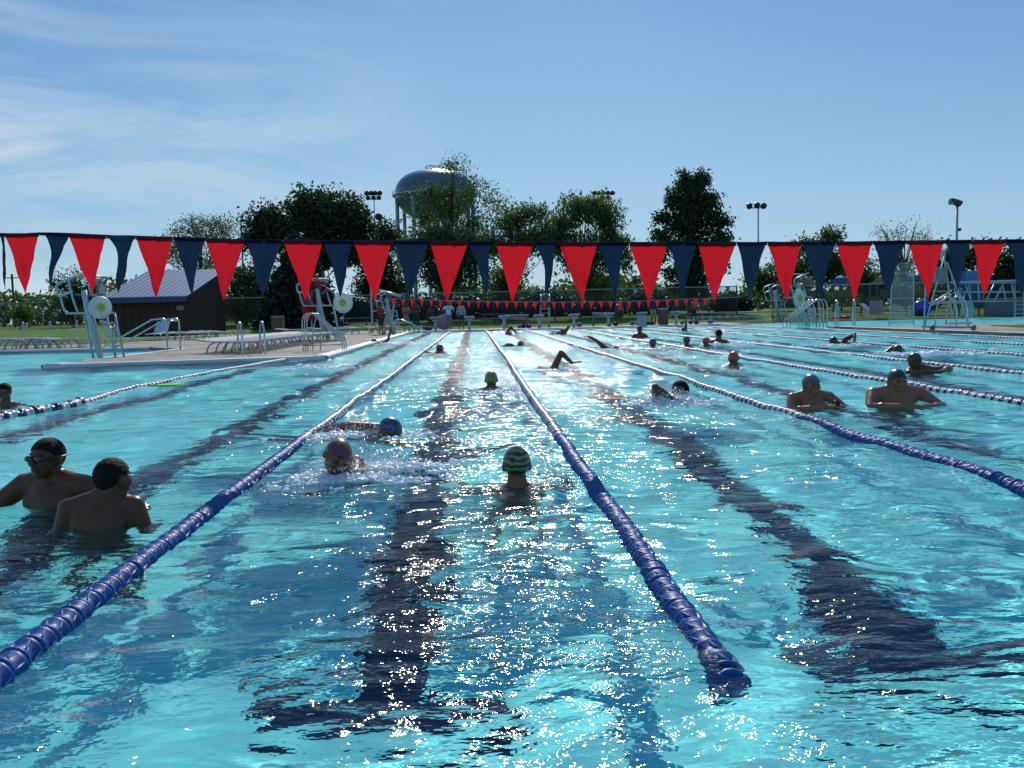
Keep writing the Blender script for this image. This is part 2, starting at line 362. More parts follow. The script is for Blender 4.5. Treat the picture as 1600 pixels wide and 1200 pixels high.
def lane_rope(path, blue_to, label, group='lane ropes floating across the pool', big=None, pattern=('white', 'navy'), nparts=100):
    pts = smooth_path(path, 10); s = [0]
    for a, b in zip(pts[:-1], pts[1:]): s.append(s[-1]+(b-a).length)
    root = thing('lane_rope', label, 'lane rope', pts[0], group=group); o0 = Vector(pts[0])
    def at(t):
        i = max(0, min(len(s)-2, int(np.searchsorted(s, t))-1)); u = (t-s[i])/max(1e-6, s[i+1]-s[i])
        return pts[i].lerp(pts[i+1], u), (pts[i+1]-pts[i]).normalized()
    MB().tube([p-o0 for p in pts], .006, seg=6).build('cable', cable_m, root)
    d = .05; n = 0; rest = {}; step = 0
    while d < s[-1]-.05:
        p, t = at(d); y = p.y
        z = wz(p.x, p.y)*.45*min(1, 3/(1+p.y*.2)) - .004 + p.z
        kind = 'blue' if y < blue_to else pattern[step % len(pattern)]
        if kind != 'blue' and y > 24 and step % 44 in (0, 2): kind = 'red' if kind == 'white' and RED[0] else kind
        isbig = big and big[0] < d < big[1]
        sl_ = (FB if isbig else F)[kind]
        wd = (.088 if kind != 'navy' else .06) if not isbig else .135
        q = Vector((0, 1, 0)).rotation_difference(t).to_euler(); q.rotate_axis('Z', random.gauss(0, .05)); q.rotate_axis('X', random.gauss(0, .05)); q.rotate_axis('Y', random.uniform(0, 1))
        loc = Vector((p.x+random.uniform(-.004, .004), p.y, z))-o0
        if n < nparts:
            f = bpy.data.objects.new('float', sl_); C.objects.link(f); f.parent = root; f.location = loc; f.rotation_euler = q
        else:
            M = Matrix.Translation(loc) @ q.to_matrix().to_4x4()
            rest.setdefault(id(sl_), [sl_, []])[1].append(M)
        n += 1; step += 1
        nx = 'blue' if y < blue_to else pattern[step % len(pattern)]
        wn_ = (.088 if nx != 'navy' else .06) if not isbig else .135
        d += (wd+wn_)/2+.001
    if rest:
        vs = []; fs = []; mi = []; ms = []
        for sl_, Ms in rest.values():
            ms.append(sl_.materials[0]); co = np.array([v.co for v in sl_.vertices]); pf_ = [tuple(p.vertices) for p in sl_.polygons]
            for M in Ms:
                A = np.array(M); c2 = co @ A[:3, :3].T + A[:3, 3]; k = len(vs); vs.extend(map(tuple, c2)); fs.extend(tuple(i+k for i in f) for f in pf_); mi += [len(ms)-1]*len(pf_)
        o = mesh_from('distant_floats', vs, fs, ms, root, kind='stuff')
        o.data.polygons.foreach_set('material_index', mi); o.data.shade_smooth(); o['label'] = 'farther floats of the same rope'
    return root
RED = [0]
def wig(x, a, y0, y1, n=9, ph=0): return [Vector((x+a*math.sin(i*1.7+ph)*(.4+.6*math.sin(i*.9)), y0+(y1-y0)*i/(n-1), 0)) for i in range(n)]
names = ['lane rope running from lower left towards the white-shirted man', 'blue lane rope ending loose in the water at lower centre right', 'lane rope passing between the splashing swimmer and the two men with folded arms',
         'lane rope just behind the two men with folded arms', 'lane rope behind the dark-capped swimmer at the right edge', 'lane rope in front of the white freestyle splash far right', 'second lane rope out from the right pool deck', 'lane rope nearest the right pool deck']
for i, x in enumerate(ROPE_X):
    RED[0] = i in (3, 4, 5)
    y0 = {0: 1.4, 1: 2.30, 2: 3.0, 3: 4.5}.get(i, 7.0+1.5*(i-4))
    path = wig(x, .025, y0, FAR-.1, 10, i*2.1)
    if i == 1: path[0].z = -.16; path.insert(1, Vector((x+.0, y0+.18, -.07))); path.insert(2, Vector((x+.0, y0+.42, -.015)))
    if i == 0: path = wig(x, .03, .9, FAR-.1, 12, 2)
    lane_rope(path, {0: 7.1, 1: 6.9, 2: 7.6}.get(i, 0), names[i], pattern=('white', 'navy') if i > 1 else ('white', 'navy'))
lp = [G(*q) for q in ((-60, 668), (0, 654), (60, 644), (118, 634), (190, 612), (250, 599), (330, 583), (420, 567), (480, 557), (528, 549))]
lane_rope(lp, 0, 'slack bent lane rope drifting across the shallow water on the left', big=(.0, 2.2))
gb = thing('kickboard', 'lime green kickboard floating against the slack lane rope', 'kickboard', G(263, 603))
b = MB(); b.box((0, 0, .012), (.46, .26, .028), bev=.012); b.box((-.2, 0, .012), (.12, .2, .028), bev=.012)
b.build('board', mat('lime foam', (.12, .5, .03), .5), gb)

# ------------------------------------------------------------------ pennant lines
def cloth(name, col, amt=.45):
    m = mat(name, col, .75, trans=amt, noise_scale=30, noise_amt=.08); return m
red_c = cloth('red pennant cloth', (.47, .008, .014), .6); navy_c = cloth('navy pennant cloth', (.006, .02, .05), .2)
cord_m = mat('white cord', (.4, .4, .39), .9, spec=.1); hem_r = mat('dark red hem', (.16, .008, .018), 1, spec=0); line_m = mat('dark webbing', (.03, .035, .05), 1, spec=0); hem_n = mat('navy hem', (.004, .010, .025), 1, spec=0)
def pennant(pa, pb, drop, m, hem, root, twist=0, org=None, wob=0, nseg=10):
    """triangle of cloth hung between pa and pb, tip 'drop' below, rippled"""
    pa = Vector(pa); pb = Vector(pb); mid = (pa+pb)/2; wv = pb-pa; nrm = Vector((-wv.y, wv.x, 0)).normalized()
    vs = []; fs = []; NW = 6; ph = random.uniform(0, 6)
    tipx = random.uniform(-.10, .08)
    for i in range(nseg+1):
        t = i/nseg
        for j in range(NW+1):
            u = (j/NW-.5)*(1-t)*(1-wob*math.sin(PI*min(1, t*1.3))*.8)
            p = mid+wv*u+wv*tipx*t+Vector((0, 0, -drop*t))
            p += nrm*(.017*math.sin(u*11+ph+t*3.5)*(.35+t)+.006*math.sin(u*23-t*9+ph)+twist*.06*t*t+wob*.05*math.sin(t*5+ph))
            p += wv.normalized()*wob*.035*math.sin(t*4.5+ph*1.7)
            vs.append(p-org)
    for i in range(nseg):
        for j in range(NW):
            k = i*(NW+1)+j; fs.append((k, k+1, k+NW+2, k+NW+1))
    o = mesh_from('pennant', vs, fs, m, root, True)
    h = MB(); h.tube([pa-org+Vector((0, 0, -.006)), pb-org+Vector((0, 0, -.006))], .012 if org.y < 20 else .009, seg=6).build('hem', hem, o)
    return o
YF = 6.5
reds = [(-52, 0), (8, 60), (106, 165), (213, 269), (322, 382), (443, 504), (553, 612), (672, 731), (775, 833), (873, 933), (984, 1043), (1090, 1150), (1200, 1252), (1307, 1363), (1418, 1475), (1519, 1571), (1640, 1690)]
def line_y(x): return float(np.interp(x, [-100, 0, 55, 62, 165, 270, 380, 500, 850, 1150, 1330, 1480, 1600, 1700], [358, 365, 366, 363, 368, 371, 375, 376, 379, 379, 378, 376, 375, 373]))
fl = thing('pennant_line', 'near line of large red and navy pennants strung above the swimmers', 'pennant line', P(-100, line_y(-100), YF))
o0 = Vector(fl.location)
xs = list(range(-100, 1720, 20))
MB().tube([P(x, line_y(x)+random.uniform(-.4, .4), YF)-o0 for x in xs], .006, seg=6).build('cord', line_m, fl)
for i, (a, b_) in enumerate(reds):
    pennant(P(a, line_y(a)+2, YF), P(b_, line_y(b_)+2, YF), .425, red_c, hem_r, fl, random.uniform(-1, 1), o0)
    if i < len(reds)-1:
        c, d_ = b_+2, reds[i+1][0]-2
        wob = {1: .55, 2: .6, 3: .15, 7: .35, 8: .45, 9: .3}.get(i, .08)
        pennant(P(c, line_y(c)+1, YF), P(d_, line_y(d_)+1, YF), .40, navy_c, hem_n, fl, random.uniform(-1, 1), o0, wob)
YG = 44.0
def line2(x): return float(np.interp(x, [590, 640, 700, 860, 980, 1110, 1160], [465.5, 467.5, 470, 472, 471, 466, 464]))
f2 = thing('pennant_line', 'distant line of small red pennants strung low before the starting blocks', 'pennant line', P(590, line2(590), YG)); o1 = Vector(f2.location)
MB().tube([P(x, line2(x), YG)-o1 for x in range(590, 1165, 15)], .012, seg=5).build('cord', cord_m, f2)
x = 611
while x < 1108:
    wd = 7.4
    pennant(P(x, line2(x), YG), P(x+wd, line2(x+wd), YG), .36, red_c, hem_r, f2, random.uniform(-1, 1), o1, random.choice([0, 0, .3]), 4)
    if x+14.8 < 1108: pennant(P(x+wd, line2(x), YG), P(x+14.6, line2(x+wd), YG), .34, navy_c, navy_c, f2, 0, o1, .1, 4)
    x += 14.75
# ------------------------------------------------------------------ trees
def leaf_mat(name, col, amt=.35):
    m = mat(name, col, .6, trans=amt, sub=(col[0]*1.7, col[1]*1.6, col[2]*.9), noise_scale=.55, noise_amt=.45); return m
bark_m = mat('bark', (.06, .048, .038), .9, noise_scale=8, bump=.4)
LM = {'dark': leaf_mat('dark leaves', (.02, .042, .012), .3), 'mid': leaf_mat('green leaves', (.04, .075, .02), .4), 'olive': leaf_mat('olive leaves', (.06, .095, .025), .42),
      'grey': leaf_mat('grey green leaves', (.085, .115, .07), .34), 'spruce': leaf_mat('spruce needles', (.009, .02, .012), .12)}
def leaf_cloud(centers, nleaf, spread, size, elong=1.6, updir=None):
    """many small leaf-shaped faces scattered round the given points"""
    n = len(centers)*nleaf
    c = np.repeat(np.array(centers), nleaf, 0)+rng.normal(0, 1, (n, 3))*np.array(spread)
    a = rng.normal(0, 1, (n, 3)); 
    if updir is not None: a = a*.6+np.array(updir)
    a /= np.linalg.norm(a, axis=1)[:, None]
    b = np.cross(a, rng.normal(0, 1, (n, 3))); b /= np.linalg.norm(b, axis=1)[:, None]
    s = size*rng.uniform(.6, 1.3, (n, 1)); L_ = a*s*elong*.5; W_ = b*s*.5
    return np.stack([c-L_, c+W_*.8, c+L_, c-W_*.8], 1)
def quads_mesh(name, Q, m, parent=None, **k):
    me = bpy.data.meshes.new(name); n = len(Q)
    me.vertices.add(n*4); me.vertices.foreach_set('co', Q.astype(np.float32).ravel())
    me.loops.add(n*4); me.loops.foreach_set('vertex_index', np.arange(n*4, dtype=np.int32))
    me.polygons.add(n); me.polygons.foreach_set('loop_start', (np.arange(n)*4).astype(np.int32)); me.update()
    o = link(name, me, m, parent)
    for a, b in k.items(): o[a] = b
    return o
def tree(name, label, px, base_py, Y, blobs, leaf='mid', n=420, nleaf=22, size=.2, cl=.42, trunk_r=.22, group=None, limbs=26, up=None, fork=.35, hollow=.55, trunk_h=None, elong=1.6):
    """blobs: (px, py, half width px, half height px) of the crown's masses, at distance Y"""
    base = P(px, base_py, Y); base.z = lawn_z(Y)-.05
    t = thing(name, label, 'tree', base, group=group); sc_ = Y/FPX
    cs = []; tot = sum(b[2]*b[3] for b in blobs)
    for (bx, by, rx, ry) in blobs:
        c = P(bx, by, Y)-base; k = max(3, int(n*rx*ry/tot))
        for _ in range(k):
            d = rng.normal(0, 1, 3); d /= np.linalg.norm(d); rad = (hollow+(1-hollow)*rng.random())*(1+.13*rng.normal())
            cs.append((c.x+d[0]*rx*sc_*rad, c.y+random.uniform(-.4, .4)+d[1]*min(rx, 1.3*ry)*sc_*rad*.85, c.z+d[2]*ry*sc_*rad))
    cs = np.array([c for c in cs if c[2] > .3])
    quads_mesh('crown', leaf_cloud(cs, nleaf, (cl, cl, cl*.75), size, elong, up), LM[leaf], t)
    b = MB(); top = max(c[2] for c in cs); cx = float(np.mean(cs[:, 0])); cy = float(np.mean(cs[:, 1]))
    th = trunk_h or top*.8
    tp = smooth_path([(0, 0, -.2), (cx*.15, cy*.1, th*.3), (cx*.5, cy*.4, th*.62), (cx*.8, cy*.7, th)], 5)
    b.tube(tp, trunk_r, seg=8, r1=trunk_r*.18)
    for k in range(limbs):
        e = Vector(cs[rng.integers(len(cs))]); u = fork+(1-fork)*min(.95, max(0, (e.z/top)*.8*random.uniform(.5, .95)))
        s_ = tp[min(len(tp)-2, int(u*.8*len(tp)))]
        if s_.z > e.z+1: s_ = tp[max(1, int(len(tp)*fork*.7))]
        mid = s_.lerp(e, .5)+Vector((0, 0, -.1*abs(e.x-s_.x)+random.uniform(-.2, .3)))
        r0 = trunk_r*random.uniform(.22, .42)
        b.tube(smooth_path([s_, mid, e], 4), r0, seg=5, r1=.015)
    b.build('trunk', bark_m, t, True)
    return t
G1 = 'trees standing behind the pool'
tree('locust_tree', 'airy grey green tree rising behind the blue-roofed shed', 318, 512, 88, [(300, 372, 42, 28), (345, 365, 34, 24), (320, 350, 40, 13), (270, 395, 28, 24), (330, 420, 52, 26)], 'grey', 420, 16, .16, .42, group=G1, hollow=.3, limbs=40)
tree('leafy_shrub', 'pale green bushy tree at the right end of the shed', 385, 515, 74, [(385, 470, 40, 36), (365, 440, 25, 22), (400, 440, 24, 30)], 'olive', 300, 18, .2, .38, .14, G1, trunk_h=2)
tree('maple_tree', 'broad dark round-headed tree with two humps left of the water tower', 490, 510, 82, [(420, 352, 32, 32), (490, 330, 42, 35), (536, 338, 34, 32), (560, 362, 20, 24), (400, 375, 18, 18), (470, 375, 70, 26), (520, 395, 50, 22)], 'dark', 1150, 26, .26, .5, .34, G1, hollow=.1)
tree('maple_tree', 'dark low tree between the broad dark tree and the water tower legs', 598, 508, 86, [(605, 372, 22, 26), (590, 410, 30, 30), (612, 455, 28, 28), (575, 450, 20, 24)], 'dark', 420, 22, .22, .45, .2, G1, hollow=.2)
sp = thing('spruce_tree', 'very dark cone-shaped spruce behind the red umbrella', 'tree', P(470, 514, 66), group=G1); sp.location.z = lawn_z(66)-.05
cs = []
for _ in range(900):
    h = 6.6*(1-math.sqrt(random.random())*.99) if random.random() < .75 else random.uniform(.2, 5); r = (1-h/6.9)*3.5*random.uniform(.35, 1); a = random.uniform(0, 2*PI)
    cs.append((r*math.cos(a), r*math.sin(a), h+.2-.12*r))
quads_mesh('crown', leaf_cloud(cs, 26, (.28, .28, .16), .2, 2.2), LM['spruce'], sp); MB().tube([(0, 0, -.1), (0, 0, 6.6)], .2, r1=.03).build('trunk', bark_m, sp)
tree('locust_tree', 'tall thin-leaved tree whose open top overlaps the water tower', 705, 508, 78, [(708, 262, 36, 22), (735, 295, 38, 26), (672, 300, 34, 26), (705, 330, 62, 30), (765, 315, 24, 28), (740, 350, 40, 25), (660, 345, 36, 26), (690, 305, 46, 30), (720, 385, 50, 30)], 'mid', 520, 17, .14, .36, .2, G1, limbs=90, hollow=.05)
tree('leafy_tree', 'green tree of medium height in front of the water tower legs', 690, 510, 72, [(690, 380, 52, 36), (650, 390, 28, 30), (735, 395, 32, 34), (700, 430, 60, 26)], 'mid', 760, 18, .17, .42, .17, G1, hollow=.15, limbs=50)
tree('leafy_tree', 'olive green tree right of the water tower with sky showing below', 800, 510, 75, [(800, 345, 34, 26), (835, 335, 30, 18), (770, 380, 34, 30), (830, 375, 44, 30), (790, 440, 40, 36)], 'olive', 640, 17, .17, .38, .16, G1, up=(0, 0, .5), hollow=.15, limbs=60)
tree('leafy_tree', 'spiky topped tree with upright shoots left of the tall dark tree', 905, 509, 74, [(905, 322, 32, 26), (940, 330, 34, 32), (880, 350, 36, 26), (955, 370, 26, 34), (865, 375, 32, 26), (915, 400, 56, 40), (975, 400, 16, 34), (930, 450, 44, 26)], 'olive', 760, 17, .17, .34, .18, G1, up=(0, 0, 1.1), hollow=.2, limbs=70, elong=2.2)
tree('oak_tree', 'tall dense dark tree standing alone with a tapering top', 1080, 505, 76, [(1070, 284, 15, 20), (1098, 282, 14, 18), (1083, 300, 30, 22), (1055, 312, 18, 16), (1108, 315, 20, 18), (1080, 330, 42, 24), (1035, 340, 20, 12), (1122, 345, 22, 16), (1078, 355, 54, 22), (1032, 368, 20, 12), (1128, 372, 20, 12), (1080, 385, 58, 24), (1030, 400, 18, 14), (1125, 410, 22, 16), (1080, 420, 52, 28), (1078, 450, 44, 20)], 'dark', 1050, 22, .20, .26, .36, G1, up=(0, 0, .5), hollow=.1)
tree('leafy_tree', 'green tree peeking over the pennants right of the three-lamp pole', 1290, 500, 95, [(1295, 372, 24, 14), (1262, 385, 20, 12), (1240, 425, 50, 36), (1300, 415, 38, 34), (1195, 440, 30, 30)], 'mid', 560, 20, .24, .5, .2, G1, hollow=.1)
tree('leafy_tree', 'green tree behind the playground and left of the bare tree', 1350, 498, 100, [(1345, 435, 34, 38), (1380, 450, 28, 28)], 'mid', 260, 20, .24, .5, .2, G1, hollow=.1)
tree('sparse_tree', 'nearly bare tree with a wide thin crown above the pennants', 1412, 497, 84, [(1412, 365, 52, 26), (1440, 372, 30, 22), (1385, 372, 28, 20), (1412, 420, 34, 40)], 'grey', 150, 12, .11, .34, .14, G1, limbs=90, hollow=.2)
tree('leafy_tree', 'dark tree behind the blue slide tower', 1530, 495, 80, [(1480, 410, 34, 30), (1530, 400, 44, 24), (1580, 415, 40, 36), (1620, 410, 40, 40), (1540, 450, 70, 30)], 'dark', 520, 22, .24, .5, .26, G1, hollow=.1)
tree('leafy_tree', 'dark tree behind the left lifeguard chair', 115, 520, 90, [(118, 452, 26, 34), (90, 445, 10, 24), (140, 460, 26, 26), (110, 485, 28, 20)], 'dark', 240, 20, .17, .36, .16, G1, hollow=.1)
tree('young_tree', 'small bright green sapling on the lawn at far left', 32, 520, 84, [(34, 490, 14, 13)], 'olive', 70, 18, .16, .3, .06, G1, limbs=6)
# shrubs in a row behind the deck, one object each
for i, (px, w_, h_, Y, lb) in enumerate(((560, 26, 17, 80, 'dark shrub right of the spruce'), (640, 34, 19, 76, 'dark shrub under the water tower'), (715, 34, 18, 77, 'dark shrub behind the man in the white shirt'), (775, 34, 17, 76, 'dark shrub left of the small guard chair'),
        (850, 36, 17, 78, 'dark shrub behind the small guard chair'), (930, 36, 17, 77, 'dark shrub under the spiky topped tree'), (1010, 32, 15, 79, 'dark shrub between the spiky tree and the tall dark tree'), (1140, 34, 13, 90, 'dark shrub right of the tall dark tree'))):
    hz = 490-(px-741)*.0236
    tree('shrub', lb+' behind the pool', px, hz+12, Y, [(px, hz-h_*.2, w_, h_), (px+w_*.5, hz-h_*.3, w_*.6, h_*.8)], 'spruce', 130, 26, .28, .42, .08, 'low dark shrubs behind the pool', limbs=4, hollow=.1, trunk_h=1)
# far-off wood along the horizon: one mass
Q = []
for k in range(5200):
    x = random.uniform(-170, 210); y = random.uniform(150, 172)
    top = 4.6+1.6*math.sin(x*.09)+1.2*math.sin(x*.23+2)+(2.0 if x < -60 else 0)
    Q.append((x, y, random.random()**.7*top))
quads_mesh('distant_wood', leaf_cloud(Q, 9, (1.0, 1.0, .5), .8, 1.3), LM['mid'], kind='stuff')['label'] = 'distant green wood along the horizon'

# ------------------------------------------------------------------ fence
post_m = mat('black fence post', (.02, .022, .02), .5); rail_m = mat('galvanised rail', (.35, .38, .38), .4, metal=.6)
mesh_m = bpy.data.materials.new('chain link'); mesh_m.use_nodes = True; nt = mesh_m.node_tree
b_ = nt.nodes['Principled BSDF']; b_.inputs['Base Color'].default_value = (.03, .035, .03, 1); b_.inputs['Roughness'].default_value = .6
t1 = nt.nodes.new('ShaderNodeTexCoord'); wv1 = nt.nodes.new('ShaderNodeTexWave'); wv2 = nt.nodes.new('ShaderNodeTexWave')
for wv_, rt in ((wv1, 45), (wv2, -45)):
    mpn = nt.nodes.new('ShaderNodeMapping'); mpn.inputs['Rotation'].default_value = (0, R(rt), 0); nt.links.new(t1.outputs['Object'], mpn.inputs[0]); nt.links.new(mpn.outputs[0], wv_.inputs[0]); wv_.inputs['Scale'].default_value = 5
mxn = nt.nodes.new('ShaderNodeMath'); mxn.operation = 'MAXIMUM'; gt = nt.nodes.new('ShaderNodeMath'); gt.operation = 'GREATER_THAN'; gt.inputs[1].default_value = .9
nt.links.new(wv1.outputs[1], mxn.inputs[0]); nt.links.new(wv2.outputs[1], mxn.inputs[1]); nt.links.new(mxn.outputs[0], gt.inputs[0]); nt.links.new(gt.outputs[0], b_.inputs['Alpha'])
def fence(label, a, b, h, n, rail=True):
    a = Vector(a); b = Vector(b); a.z = lawn_z(min(a.y, b.y))-.05; b.z = a.z; h -= a.z*.8; t = thing('chain_link_fence', label, 'fence', a); d = b-a
    vs = [(0, 0, .05), (d.x, d.y, .05), (d.x, d.y, h), (0, 0, h)]
    mesh_from('wire_mesh', vs, [(0, 1, 2, 3)], mesh_m, t)
    for i in range(n+1):
        p = d*i/n; MB().tube([p+Vector((0, .06, -.1)), p+Vector((0, .06, h+.05))], .055, seg=8).build('post', post_m, t)
    if rail: MB().tube([(0, .02, h), (d.x, d.y+.02, h)], .04, seg=6).build('top_rail', rail_m, t)
    return t
fence('long chain link fence beyond the lawn at left', (-62, 92, .1), (-22, 90, .1), 3.0, 9)
fence('tall chain link fence behind the starting blocks', (-21, 68, .1), (19.5, 66, .1), 2.5, 9)
fence('chain link fence with dark posts in front of the playground', (20.5, 61, .1), (41, 58, .1), 2.35, 7)

# ------------------------------------------------------------------ water tower and masts
tank_m = mat('tank paint', (.03, .08, .14), .3, spec=.6, noise_scale=.2, noise_amt=.12); steel_m = mat('galvanised steel', (.30, .35, .38), .4, metal=.5)
YT = 300; tc_ = P(680, 305, YT); tw = thing('water_tower', 'large blue grey water tower behind the thin-leaved tree', 'water tower', (tc_.x, tc_.y, 0))
zc = tc_.z; rt = 13.1
prof = [(0.4, zc-8.6)]+[(rt*math.sin(t_), zc-8.6*math.cos(t_)) for t_ in np.linspace(.12, PI/2, 12)]+[(rt*math.cos(t_)**.8, zc+1+7.2*math.sin(t_)) for t_ in np.linspace(0, PI/2-.06, 14)]
MB().lathe(prof, seg=48).build('tank', tank_m, tw, True)
MB().lathe([(rt+.1, zc-.3), (rt+1.0, zc-.3), (rt+1.0, zc), (rt+.1, zc)], seg=48).build('catwalk', steel_m, tw)
g = MB()
for k in range(32):
    a = 2*PI*k/32; g.tube([((rt+.95)*math.cos(a), (rt+.95)*math.sin(a), zc), ((rt+.95)*math.cos(a), (rt+.95)*math.sin(a), zc+1.1)], .06, seg=4)
for hh_ in (.6, 1.1): g.tube([((rt+.95)*math.cos(2*PI*k/32), (rt+.95)*math.sin(2*PI*k/32), zc+hh_) for k in range(33)], .06, seg=4)
g.tube([(3*math.cos(2*PI*k/12), 3*math.sin(2*PI*k/12), zc+9.1) for k in range(13)], .1, seg=4)
for k in range(12): g.tube([(3*math.cos(2*PI*k/12), 3*math.sin(2*PI*k/12), zc+7.8), (3*math.cos(2*PI*k/12), 3*math.sin(2*PI*k/12), zc+9.1)], .1, seg=4)
g.build('railing', steel_m, tw)
for k in range(8):
    a = 2*PI*(k+.3)/8; q = .97*rt; MB().tube([(q*math.cos(a), q*math.sin(a), -.5), (q*math.cos(a), q*math.sin(a), zc-1)], .62, seg=12).build('leg', steel_m, tw, True)
MB().tube([(0, 0, -.5), (0, 0, zc-8)], 1.3, seg=14).build('riser_pipe', steel_m, tw, True)
dark_m = mat('dark painted metal', (.03, .035, .04), .45); lamp_glass = mat('lamp glass', (.25, .27, .28), .15)
def mast(label, px, top_py, Y, lamps, bar=None, r=.12, hsz=.5):
    base = P(px, 500, Y); base.z = .05; t = thing('floodlight_mast', label, 'light mast', base, group='floodlight masts beyond the trees'); top = P(px, top_py, Y).z-base.z
    MB().tube([(0, 0, -.3), (0, 0, top)], r, seg=8, r1=r*.6).build('pole', steel_m, t, True)
    s_ = Y/FPX; c = MB()
    for row in sorted(set(l[1] for l in lamps)):
        xs_ = [l[0] for l in lamps if l[1] == row]; zz = top-(row-top_py)*s_
        c.tube([((min(xs_)-px)*s_, 0, zz-hsz*.4), ((max(xs_)-px)*s_, 0, zz-hsz*.4)], .06*Y/100, seg=6)
    c.build('crossarm', dark_m, t)
    for (lx, ly) in lamps:
        p = Vector(((lx-px)*s_, 0, top-(ly-top_py)*s_)); sg = 1 if lx >= px else -1
        rot = Matrix.Rotation(sg*.35, 3, 'Y') @ Matrix.Rotation(R(115), 3, 'X')
        h = MB().lathe([(hsz*.18, -hsz*.55), (hsz*.3, -hsz*.45), (hsz*.52, hsz*.25), (hsz*.56, hsz*.35)], p, rot, 12).build('lamp_head', dark_m, t, True)
    return t
mast('two-row floodlight mast left of the water tower', 591, 301, 150, [(580, 301), (587, 301), (594, 301), (601, 301), (582, 308), (591, 308), (599, 308)], hsz=.75)
mast('two-row floodlight mast mostly hidden by the spiky tree', 943, 302, 150, [(931, 301), (938, 301), (946, 301), (953, 301), (960, 301), (945, 308), (953, 308)], hsz=.7)
mast('slim pole with three floodlights right of the tall dark tree', 1185, 321, 95, [(1170, 321), (1182, 320), (1193, 321)], hsz=.62)
mast('low pole with pale area lamps beside the broad dark tree', 576, 332, 90, [(561, 336), (579, 333), (598, 338), (577, 356), (587, 358)], hsz=.7)
base = P(1493, 500, 60); base.z = .1; t = thing('floodlight_mast', 'near pole with one big box lamp at top right', 'light mast', base, group='floodlight masts beyond the trees'); tz = P(1493, 318, 60).z-base.z
MB().tube([(0, 0, -.3), (0, 0, tz)], .1, seg=10, r1=.075).build('pole', steel_m, t, True)
h = MB(); h.box((-.22, 0, tz+.12), (.62, .5, .34), Matrix.Rotation(.28, 3, 'Y'), .06); h.box((.1, 0, tz+.0), (.3, .42, .42), Matrix.Rotation(.7, 3, 'Y'), .05); h.build('lamp_head', dark_m, t)
MB().box((-.43, 0, tz+.05), (.2, .42, .22), Matrix.Rotation(.28, 3, 'Y'), .03).build('lens', lamp_glass, t)
MB().box((.16, 0, tz-1.75), (.22, .2, .2), None, .03).build('junction_box', dark_m, t)
base = P(384, 510, 80); base.z = .1; t = thing('utility_pole', 'thin pole with small boxes left of the broad dark tree', 'pole', base); tz = P(384, 343, 80).z-base.z
MB().tube([(0, 0, -.2), (0, 0, tz)], .07, seg=8).build('pole', dark_m, t); MB().box((.3, 0, tz-.1), (.5, .3, .22)).box((.2, 0, tz-.6), (.35, .25, .2)).build('signal_box', dark_m, t)
base = P(24, 512, 120); base.z = .1; t = thing('utility_pole', 'utility pole with a crossarm on the far left horizon', 'pole', base); tz = P(24, 428, 120).z-base.z
MB().tube([(0, 0, -.2), (0, 0, tz)], .14, seg=8).build('pole', bark_m, t); MB().box((0, 0, tz-.5), (1.6, .12, .12)).build('crossarm', bark_m, t)

# ------------------------------------------------------------------ shed with the blue metal roof
roof_m = mat('blue metal roof', (.045, .115, .23), .6, metal=.25, noise_scale=.6, noise_amt=.1); wood_m = mat('brown siding', (.055, .022, .012), .75, noise_scale=3, noise_amt=.25); navy_m = mat('navy fascia', (.02, .045, .12), .5)
A = P(176, 520, 57); B = P(298, 520, 57); A.z = B.z = .1
sh = thing('shed', 'brown wooden shed with a blue standing-seam metal roof', 'shed', A); W_ = (B-A).length; D_ = 5.6; lean = 1.5
def sp_(x, y, z): return (x+y*.12, y, z)
h0, h1 = P(298, 462, 57).z-.1, P(343, 425, 62.5).z-.1
vs = [sp_(0, 0, 0), sp_(W_, 0, 0), sp_(W_, D_, 0), sp_(0, D_, 0), sp_(0, 0, h0), sp_(W_, 0, h0), sp_(W_, D_, h1), sp_(0, D_, h1)]
mesh_from('wall', vs, [(0, 1, 5, 4), (1, 2, 6, 5), (2, 3, 7, 6), (3, 0, 4, 7)], wood_m, sh)
def roofp(x, y, dz=0): return Vector(sp_(x, y, h0+(h1-h0)*y/D_+dz))
rb = MB(); ov = .35
c4 = [roofp(-ov, -.5, .03), roofp(W_+ov*.3, -.5, .03), roofp(W_+ov*.3, D_+.3, .03), roofp(-ov, D_+.3, .03)]
vv_ = [rb.bm.verts.new(p) for p in c4]+[rb.bm.verts.new(p+Vector((0, 0, .1))) for p in c4]
for f in ((0, 1, 2, 3), (4, 5, 6, 7), (0, 1, 5, 4), (1, 2, 6, 5), (2, 3, 7, 6), (3, 0, 4, 7)): rb.bm.faces.new([vv_[i] for i in f])
x = -ov+.02
while x < W_+ov*.3:
    rb.tube([roofp(x, -.5, .15), roofp(x, D_+.3, .15)], .025, seg=4); x += .4
rb.build('roof', roof_m, sh)
MB().box(((W_-ov*.7)/2-.06, -.53, h0-.22), (W_+ov*1.3, .04, .3)).build('fascia', navy_m, sh)
v = MB().box((W_-.55, -.02, h0-.75), (.45, .06, .28)); v.build('vent', mat('grey vent', (.16, .17, .19), .5), sh)
for k in range(11): MB().box((.25+k*.47, -.018, h0/2-.15), (.03, .03, h0-.35)).build('batten', wood_m, sh)
# small distant building behind the left trees
t = thing('outbuilding', 'grey flat-roofed building glimpsed left of the spruce', 'building', P(408, 512, 96)); t.location.z = .1
MB().box((0, 0, 1.1), (4.4, 3, 2.2)).build('wall', wood_m, t); MB().box((0, 0, 2.35), (5.2, 3.8, .2)).build('roof', mat('grey roof', (.35, .38, .42), .6), t)
